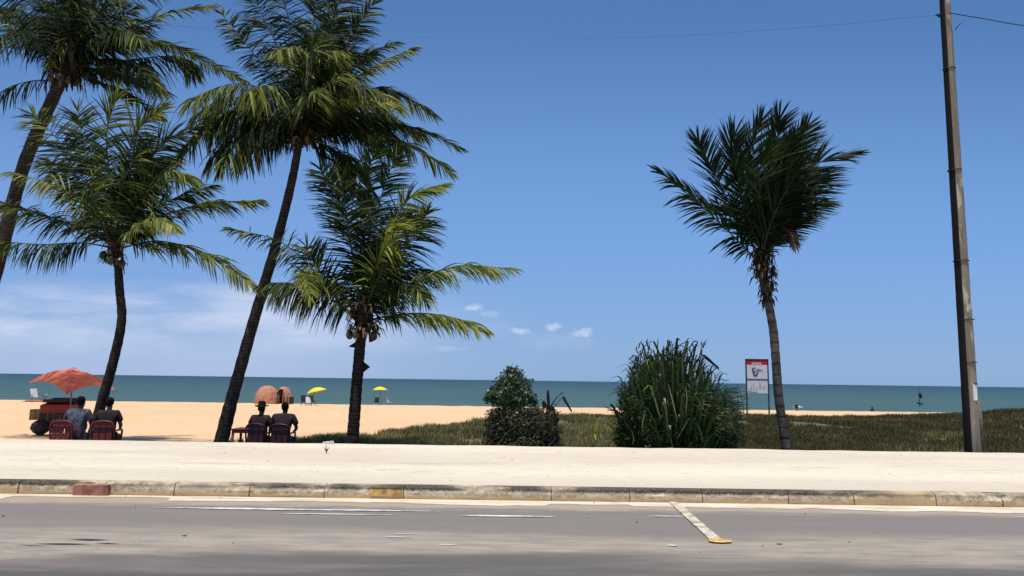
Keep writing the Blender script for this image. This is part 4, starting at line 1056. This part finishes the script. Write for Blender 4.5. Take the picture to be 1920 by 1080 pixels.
person(C3, R(-4), 'seated person wearing a black and white hat beside the tallest palm', shirt3, sk2, hair, navy, .92, hat=hair, lean=-.03)
person(C4, R(2), 'seated broad shouldered person in a dark plum shirt right of the hatted one', shirt4, sk2, hair, navy, .94, broad=1.2, lean=.12)
chair((C1[0] - .2, C1[1] - .06, C1[2]), R(4), 'red plastic chair under the person in the grey blue shirt', m_chair)
chair((C2[0], C2[1] - .03, C2[2]), R(10), 'red plastic chair under the person in the black jacket', m_chair)
chair((C3[0], C3[1] - .05, C3[2]), R(-4), 'dark red plastic chair under the person with the hat', m_chair2, .96)
chair((C4[0], C4[1] - .02, C4[2]), R(2), 'dark plum plastic chair under the broad shouldered person', m_chair2, .96)
def table(loc, label):
    e = empty('plastic_table', loc); tag(e, label, 'table')
    mb = MB(); mb.box((0, 0, .70), (.62, .62, .035), bev=.012); mb.box((0, -.29, .655), (.56, .02, .07)); o = mb.build('tabletop', m_chair); o.parent = e
    for sx in (-1, 1):
        for sy in (-1, 1):
            mb = MB(); mb.tube([Vector((sx * .26, sy * .26, .69)), Vector((sx * .29, sy * .29, -.02))], [.035, .024], 6); o = mb.build('leg', m_chair); o.parent = e
g3 = gpt(466, 17.9); table(g3, 'small dark red plastic table beside the person with the hat')

# ------------------------------------------------------------------ vendor cart with red umbrella
YV = 24.0
cv_ = gpt(112, YV)
m_cart = plain('cart_red', (.25, .012, .02), .45, var=.2, scale=4); m_dark = plain('cart_black', (.025, .022, .022), .6, var=.3, scale=5); m_woodc = plain('crate_wood', (.28, .20, .09), .8, var=.3, scale=12, bump=.3)
m_tyre = plain('rubber', (.03, .028, .026), .8); m_rim = plain('rim_metal', (.22, .20, .18), .4, metal=.6)
cart = empty('vendor_cart', cv_); tag(cart, 'black and red drinks cart parked under the red umbrella', 'cart')
def V3(px, py, dy=0): return at(px, py, YV + dy)
mb = MB(); c_ = V3(113, 787); mb.box((c_.x, YV, c_.z), (.95, .70, .52), bev=.03)
mb.box((c_.x - .08, YV - .2, c_.z - .3), (.6, .06, .06)); mb.build('body', m_dark, cart)
mb = MB(); c_ = V3(117, 763); mb.box((c_.x, YV - .1, c_.z), (.95, .60, .26), Matrix.Rotation(R(12), 3, 'X'), bev=.04); mb.build('cool_box', m_cart, cart)
mb = MB(); c_ = V3(119, 750.5); vs = []
mb.tube(crom([V3(91, 757, -.1), V3(99, 750, -.1), V3(120, 749, -.1), V3(143, 750, -.1), V3(148, 757, -.1)], 14), .06, 8); mb.box((c_.x, YV + .05, c_.z - .02), (1.0, .66, .10), bev=.03); mb.build('lid', m_dark, cart)
mb = MB(); mb.tube([V3(96, 768, .1), V3(86, 764, .2), V3(84, 775, .2)], .02, 5); mb.build('handle', m_dark, cart)
mb = MB()
for k in range(3): mb.box((V3(102 + k * 12, 780).x, YV - .36, V3(100, 780).z), (.015, .01, .4))
mb.build('trim', m_rim, cart)
for px in (90, 136):
    q = V3(px, 800); r_ = (q.z - cv_[2]) if q.z - cv_[2] > .15 else .2
    for sy in (-.38, .38):
        mb = MB(); cc = Vector((q.x, YV + sy, cv_[2] + r_)); ring = [cc + Vector((math.cos(t) * r_ * .85, 0, math.sin(t) * r_ * .85)) for t in lin(0, 6.283, 25)]
        mb.tube(ring, .035, 6, cap=False); w = mb.build('wheel', m_tyre, cart)
        mb = MB()
        for k in range(8): t = k * math.pi / 4; mb.tube([cc, cc + Vector((math.cos(t) * r_ * .82, 0, math.sin(t) * r_ * .82))], .008, 4)
        mb.ball(cc, .03, 8, 6); rm = mb.build('rim', m_rim); rm.parent = w
q = V3(75, 777, -.1)
mb = MB()
for k in range(4): mb.box((q.x, q.y - .17, q.z - .13 + k * .085), (.44, .018, .075), bev=.004)
for k in range(4): mb.box((q.x, q.y + .17, q.z - .13 + k * .085), (.44, .018, .075), bev=.004)
for sx in (-1, 1):
    for k in range(4): mb.box((q.x + sx * .215, q.y, q.z - .13 + k * .085), (.018, .30, .075), bev=.004)
mb.box((q.x, q.y, q.z - .16), (.41, .32, .015))
for sx in (-1, 1): mb.box((q.x + sx * .19, q.y - .185, q.z), (.05, .012, .33))
tag(mb.build('wooden_crate', m_woodc), 'brown wooden crate carried at the left end of the drinks cart', 'crate')
mb = MB(); q = V3(76, 801, -.3); mb.ball(q, (.30, .25, .22), 14, 9, jit=.06); mb.ball(q + Vector((.12, .02, .1)), (.16, .15, .16), 10, 7, jit=.08); mb.tube([q + Vector((-.1, 0, .18)), q + Vector((0, 0, .28)), q + Vector((.1, 0, .2))], .015, 5)
tag(mb.build('sack', m_dark), 'bulging dark bag on the sand in front of the cart', 'bag')

m_can, N, p = material('umbrella_coral')
g = N.n('ShaderNodeNewGeometry'); a = N.n('ShaderNodeAttribute'); a.attribute_name = 'var'
nn = N.noise(g.outputs['Position'], 3, 4, .6)
c = N.mix(N.ramp(nn, .3, .7), (.92, .23, .13), (.94, .28, .17)); c = N.mix(N.ramp(a.outputs['Fac'], .4, .6), c, (.92, .50, .44))  # second mix is the pale pink of sunlit cloth, painted in
N.link(c, p.inputs['Base Color']); p.inputs['Roughness'].default_value = .8
tr = N.n('ShaderNodeBsdfTranslucent'); N.link(c, tr.inputs[0]); mx = N.n('ShaderNodeMixShader'); mx.inputs[0].default_value = .45
N.link(p.outputs[0], mx.inputs[1]); N.link(tr.outputs[0], mx.inputs[2]); N.link(mx.outputs[0], m_can.node_tree.nodes['Material Output'].inputs[0])
YM = 23.4
um = empty('parasol', (at(133, 760, YM).x, YM, cv_[2])); tag(um, 'large peaked coral red parasol shading the drinks cart', 'parasol', 'beach parasols')
peak = at(137, 695, YM); corners = [at(50, 719, YM + .1), at(125, 739, YM - 1.45), at(219, 733, YM - .1), at(150, 712, YM + 1.5)]
mb = MB(); nU = 10
for k in range(4):
    A, B = corners[k], corners[(k + 1) % 4]; vs = []; cs = []
    for i in range(nU + 1):
        u = i / nU
        for j in range(nU + 1):
            v_ = j / nU; edge = A.lerp(B, v_); sag = math.sin(math.pi * v_)
            edge = edge + Vector((0, 0, .20 * sag)) + (Vector((peak.x, peak.y, edge.z)) - edge) * .05 * sag
            P = peak.lerp(edge, u); P.z += .16 * math.sin(math.pi * u) * (1 - .7 * sag); vs.append(P); cs.append(1.0 if k in (2, 3) else 0.0)  # back panels get the paler colour, sunlight painted into the cloth
    mb.add(vs, [(i * (nU + 1) + j, (i + 1) * (nU + 1) + j, (i + 1) * (nU + 1) + j + 1, i * (nU + 1) + j + 1) for i in range(nU) for j in range(nU)], cs, smooth=True)
mb.build('canopy', m_can, um)
mb = MB(); vt = peak + Vector((0, 0, .05))
vs = [vt + Vector((0, 0, .07))] + [vt + Vector((math.cos(t) * .22, math.sin(t) * .22, -.05 + .03 * math.sin(4 * t))) for t in lin(0, 6.283 * 11 / 12, 12)]
mb.add(vs, [(0, 1 + k, 1 + (k + 1) % 12) for k in range(12)], 1.0); mb.build('vent_cap', m_can, um)
mb = MB(); base = Vector((at(133, 760, YM).x, YM, cv_[2] - .1)); mb.tube([base, peak + Vector((0, 0, .12))], .022, 8); mb.build('pole', m_rim, um)
for k in range(4):
    mb = MB(); mid = peak.lerp(corners[k], .5) + Vector((0, 0, .10)); mb.tube(crom([peak - Vector((0, 0, .03)), mid, corners[k] - Vector((0, 0, .02))], 8), .010, 5)
    mb.tube([base.lerp(peak, .72), mid - Vector((0, 0, .03))], .008, 4); mb.build('rib', m_dark, um)

# ------------------------------------------------------------------ distant beach things
m_yel = plain('parasol_yellow', (.72, .62, .03), .8, var=.08, scale=4)
m_tan, N, p = material('shelter_cloth')
g = N.n('ShaderNodeNewGeometry'); n = N.noise(g.outputs['Position'], 2.2, 6, .7); n2 = N.noise(g.outputs['Position'], 9, 3, .6)
c = N.mix(N.ramp(n, .42, .62), (.56, .19, .09), (.30, .21, .15)); c = N.mix(N.math('MULTIPLY', N.ramp(n2, .5, .7), .5), c, (.55, .42, .34)); N.link(c, p.inputs['Base Color']); p.inputs['Roughness'].default_value = .9
def yparasol(px, py_top, px_base, Y, wpx, tilt, label):
    gp = gpt(px_base, Y); e = empty('parasol', gp); tag(e, label, 'parasol', 'beach parasols')
    top = at(px, py_top, Y); base = Vector(gp); r = wpx / 2 * Y / F; M3 = Matrix.Rotation(R(tilt), 3, 'Y')
    mb = MB(); vs = [top]; rings = 5; nk = 16
    for i in range(1, rings + 1):
        u = i / rings
        for k in range(nk):
            th = 6.283 * k / nk; sc_ = r * u * (1 if k % 2 == 0 or i < rings else .94); vs.append(top + M3 @ Vector((math.cos(th) * sc_, math.sin(th) * sc_, -r * .42 * u ** 1.9)))
    fs = [(0, 1 + k, 1 + (k + 1) % nk) for k in range(nk)] + [(1 + i * nk + k, 1 + (i + 1) * nk + k, 1 + (i + 1) * nk + (k + 1) % nk, 1 + i * nk + (k + 1) % nk) for i in range(rings - 1) for k in range(nk)]
    mb.add(vs, fs, .5, smooth=False); mb.build('canopy', m_yel, e)
    mb = MB(); mb.tube([base - Vector((0, 0, .2)), top], .03, 6); mb.build('pole', m_rim, e)
    for k in range(0, 16, 2):
        mb = MB(); mb.tube([top - Vector((0, 0, .03)), Vector(vs[1 + 2 * nk + k]) - Vector((0, 0, .04)), Vector(vs[1 + 4 * nk + k]) - Vector((0, 0, .03))], .012, 4); mb.build('rib', m_rim, e)
YY1, YY2 = 70.0, 88.0
yparasol(592, 726.5, 580, YY1, 38, -14, 'yellow parasol tilted to one side, nearer of the two yellow ones')
yparasol(713, 725, 713, YY2, 28, 0, 'level yellow parasol, farther one right of the short palm trunk')
m_wh = plain('white_plastic', (.62, .62, .62), .5); m_navy = plain('navy_canvas', (.03, .04, .08), .8)
def beach_chair(px, Y, rz, mat, label, sc_=1.0):
    e = empty('beach_chair', gpt(px, Y)); e.rotation_euler.z = rz; e.scale = (sc_,) * 3; tag(e, label, 'beach chair', 'beach chairs near the water')
    def part(nm, mb, m): o = mb.build(nm, m); o.parent = e
    mb = MB(); mb.box((0, 0, .32), (.5, .5, .03), bev=.01); part('seat', mb, mat)
    mb = MB(); mb.box((0, .32, .62), (.5, .03, .62), Matrix.Rotation(R(-22), 3, 'X'), bev=.01); part('backrest', mb, mat)
    for s in (-1, 1):
        mb = MB(); mb.tube([Vector((s * .27, -.25, 0)), Vector((s * .27, .22, .5)), Vector((s * .27, .42, .9))], .018, 5); mb.tube([Vector((s * .27, .30, 0)), Vector((s * .27, -.22, .5)), Vector((s * .27, .2, .52))], .018, 5); part('frame', mb, m_rim)
beach_chair(729, YY2, R(70), m_wh, 'white beach chair right of the farther yellow parasol')
beach_chair(704, YY2, R(200), m_navy, 'dark beach chair left under the farther yellow parasol')
beach_chair(569, YY1 + 3, R(180), m_navy, 'navy beach chair left of the tilted yellow parasol', 1.1)
beach_chair(585, YY1 + 4, R(160), m_dark, 'black beach chair behind the tilted yellow parasol', 1.1)
beach_chair(576, YY1 - 1, R(20), m_wh, 'white beach chair at the foot of the tilted yellow parasol', .9)
beach_chair(62, 76, R(60), m_wh, 'white reclining beach chair left beyond the coral parasol', 1.4)
beach_chair(78, 76, R(-60), m_rim, 'grey beach chair beyond the coral parasol', 1.3)
mb = MB(); gp = Vector(gpt(70, 75)); mb.add([gp + Vector((x * 1.4, y * .9, .05 + .05 * fbm(x * 3, y * 3, 1, 2) + (.02 if 0 else 0))) for y in lin(-1, 1, 8) for x in lin(-1, 1, 12)], [(j * 12 + i, j * 12 + i + 1, (j + 1) * 12 + i + 1, (j + 1) * 12 + i) for j in range(7) for i in range(11)], .5)
mb.box(gp + Vector((0, 0, .08)), (2.6, .6, .10), bev=.04)
tag(mb.build('beach_mat', plain('mat_red', (.45, .10, .06), .9)), 'flat red mat spread under the far left beach chairs', 'mat')

YT = 84.0
tent = empty('dome_shelter', gpt(508, YT)); tag(tent, 'rounded orange and tan cloth beach shelter near the water', 'beach shelter')
def dome(px0, px1, top, Y, depth, open_=False):
    gp = gpt((px0 + px1) / 2, Y); w = (px1 - px0) / 2 * Y / F; h = at((px0 + px1) / 2, top, Y).z - gp[2]
    mb = MB(); nu, nv = 20, 9; vs = []
    for j in range(nv + 1):
        v_ = j / nv * math.pi / 2
        for k in range(nu):
            th = 6.283 * k / nu; r_ = math.cos(v_) ** .78 * (1 + .05 * math.cos(6 * th)) * (1 + random.uniform(-.03, .03)); vs.append(Vector(gp) + Vector((math.cos(th) * r_ * w, math.sin(th) * r_ * depth, math.sin(v_) * h)))
    fs = [(j * nu + k, j * nu + (k + 1) % nu, (j + 1) * nu + (k + 1) % nu, (j + 1) * nu + k) for j in range(nv) for k in range(nu) if not (open_ and j < 6 and 13 <= k <= 15)]
    mb.add(vs, fs, smooth=False); return mb
dome(475, 520, 723, YT, 1.5).build('large_dome', m_tan, tent)
dome(514, 544, 725, YT + .8, 1.4, True).build('small_dome', m_tan, tent)
mb = MB()
for px in (517, 521, 529, 536, 541): q = Vector(gpt(px, YT - .6)); mb.tube([q, q + Vector((0, .1, 1.3 if px < 535 else .8))], .06, 5)
mb.build('post', m_dark, tent)
e_ = Vector(gpt(544, YT - 1)); mb = MB(); mb.box(e_ + Vector((0, 0, .38)), (.45, .4, .7), bev=.05); mb.box(e_ + Vector((0, 0, .76)), (.48, .43, .08), bev=.02)
tag(mb.build('cool_box', m_dark), 'dark cool box standing at the right end of the cloth shelter', 'cool box')

# tiny things on the water's edge at right
m_cream = plain('parasol_cream', (.55, .42, .30), .8)
e = empty('parasol', gpt(1496, 90)); tag(e, 'small cream parasol far off at the water right of the sign', 'parasol', 'beach parasols')
tp = at(1496, 760, 90); mb = MB(); vs = [tp] + [tp + Vector((math.cos(t) * .62, math.sin(t) * .62, -.22)) for t in lin(0, 6.283 * 11 / 12, 12)]; mb.add(vs, [(0, 1 + k, 1 + (k + 1) % 12) for k in range(12)]); mb.build('canopy', m_cream, e)
mb = MB(); mb.tube([Vector(gpt(1496, 90)), tp], .03, 5); mb.build('pole', m_dark, e)
beach_chair(1493, 89.5, R(180), m_dark, 'dark beach chair below the small cream parasol', .8)
mb = MB()
qy = CREST_Y + 9; qq = at(1635, 760, qy); zz = ground_z(qq.x, qy)
Vp = [(0, 0, .95), (0, 0, 1.2), (0, 0, 1.42), (0, 0, 1.53), (0, 0, 1.62), (0, 0, 1.7), (-.2, 0, 1.4), (.2, 0, 1.4), (-.27, 0, 1.12), (.27, 0, 1.12), (-.25, .08, .88), (.25, .08, .88), (-.1, 0, .85), (.1, 0, .85), (-.12, .02, .48), (.12, -.02, .48), (-.13, 0, .06), (.13, 0, .06)]
Ep = [(0, 1), (1, 2), (2, 3), (3, 4), (4, 5), (2, 6), (2, 7), (6, 8), (7, 9), (8, 10), (9, 11), (0, 12), (0, 13), (12, 14), (13, 15), (14, 16), (15, 17)]
o = skin_obj('body', Vp, Ep, [.13, .13, .15, .06, .09, .06, .06, .06, .045, .045, .03, .03, .09, .09, .06, .06, .045, .045], sk2, 1)
e = empty('person', (qq.x, qy, zz)); tag(e, 'tiny dark figure standing at the water in the right half', 'person'); o.parent = e
mb = MB(); mb.ball((0, -.01, 1.66), (.10, .11, .10), 8, 6); hh = mb.build('hair', hair); hh.parent = e
# channel marker in the sea
ym = 150.0; q0 = at(1725, 765, ym); e = empty('channel_marker', (q0.x, ym, SEA_Z)); tag(e, 'thin dark channel marker post standing in the sea', 'marker')
m_mk = plain('marker_dark', (.02, .035, .05), .7)
mb = MB(); mb.tube([(q0.x, ym, SEA_Z - .5), (q0.x, ym, at(1725, 725, ym).z)], .07, 6); mb.build('post', m_mk, e)
mb = MB(); k_ = at(1725, 740, ym); mb.ball(k_, (.35, .35, .5), 6, 5); mb.ball(k_ + Vector((.2, 0, -.5)), (.3, .3, .25), 6, 4); mb.build('topmark', m_mk, e)
mb = MB(); k_ = at(1724, 756, ym); mb.tube([k_ + Vector((-.6, 0, .1)), k_ + Vector((-.1, 0, -.05)), k_ + Vector((.7, 0, -.2))], [.08, .2, .1], 6); mb.tube([k_, k_ + Vector((0, 0, .6))], .09, 5); mb.build('platform', m_mk, e)

# ------------------------------------------------------------------ small things by the road
m_brick = plain('brick_red', (.42, .19, .145), .9, .1, var=.25, scale=9, bump=.4)
xa, xb = (157 - 960) / F * 9.45, (221 - 960) / F * 9.45
mb = MB(); mb.box(((xa + xb) / 2 + .03, KERB_Y - .035, .068), (xb - xa, .075, .14), bev=.010)
tag(mb.build('concrete_block', m_brick), 'faded red painted block set against the kerb at left', 'block')
m_litter = plain('litter_white', (.7, .7, .6), .8)
mb = MB(); q = at(613, 826, WALK_Y - .05); z0 = KERB_H
for dx, w, h in [(-.03, .06, .012), (.05, .10, .02), (.12, .07, .03)]: mb.box((q.x + dx, WALK_Y - .12, z0 + h / 2 + .02), (w, .05, h + .02), Matrix.Rotation(R(20 * dx * 10), 3, 'Z'), bev=.006)
tag(mb.build('litter', m_litter), 'scrap of pale litter on the pavement edge left of the short palm', 'litter')
mb = MB(); q = at(612, 848, WALK_Y - 1.3); 
d_ = CM.to_3x3() @ Vector((612 - 960.0, 540.0 - 850, -F)); k_ = (KERB_H - CAM_Z) / d_.z; q = Vector((d_.x * k_, d_.y * k_, KERB_H))
for i in range(7): a = i * .9; mb.ribbon([q, q + Vector((.03 * math.cos(a), .03 * math.sin(a), .07)), q + Vector((.09 * math.cos(a), .06 * math.sin(a), .11 + .02 * (i % 3)))], [.008, .014, .003], Vector((math.sin(a), -math.cos(a), 0)))
tag(mb.build('weed', palm_dry), 'little dry weed sprouting from the pavement left of centre', 'weed')
# stones and dry leaf scraps scattered over the pavement (uncountable)
mb = MB()
for i in range(110):
    x = random.uniform(-13, 13); y = random.uniform(KERB_Y + .3, WALK_Y - .1); s = random.uniform(.004, .010)
    mb.ball((x, y, KERB_H + s * .3), (s * random.uniform(.8, 2.2), s, s * .6), 5, 4, jit=.2)
for i in range(40):
    x = random.uniform(-9, 9); y = random.uniform(6, KERB_Y - .1) ; s = random.uniform(.003, .010)
    mb.ball((x, y, s * .4 + .004), (s * random.uniform(.8, 1.8), s, s * .7), 5, 4, jit=.2)
tag(mb.build('grit', plain('grit', (.22, .18, .14), .9, var=.5, scale=4)), 'grit and scraps strewn over pavement and road', 'grit', kind='stuff')
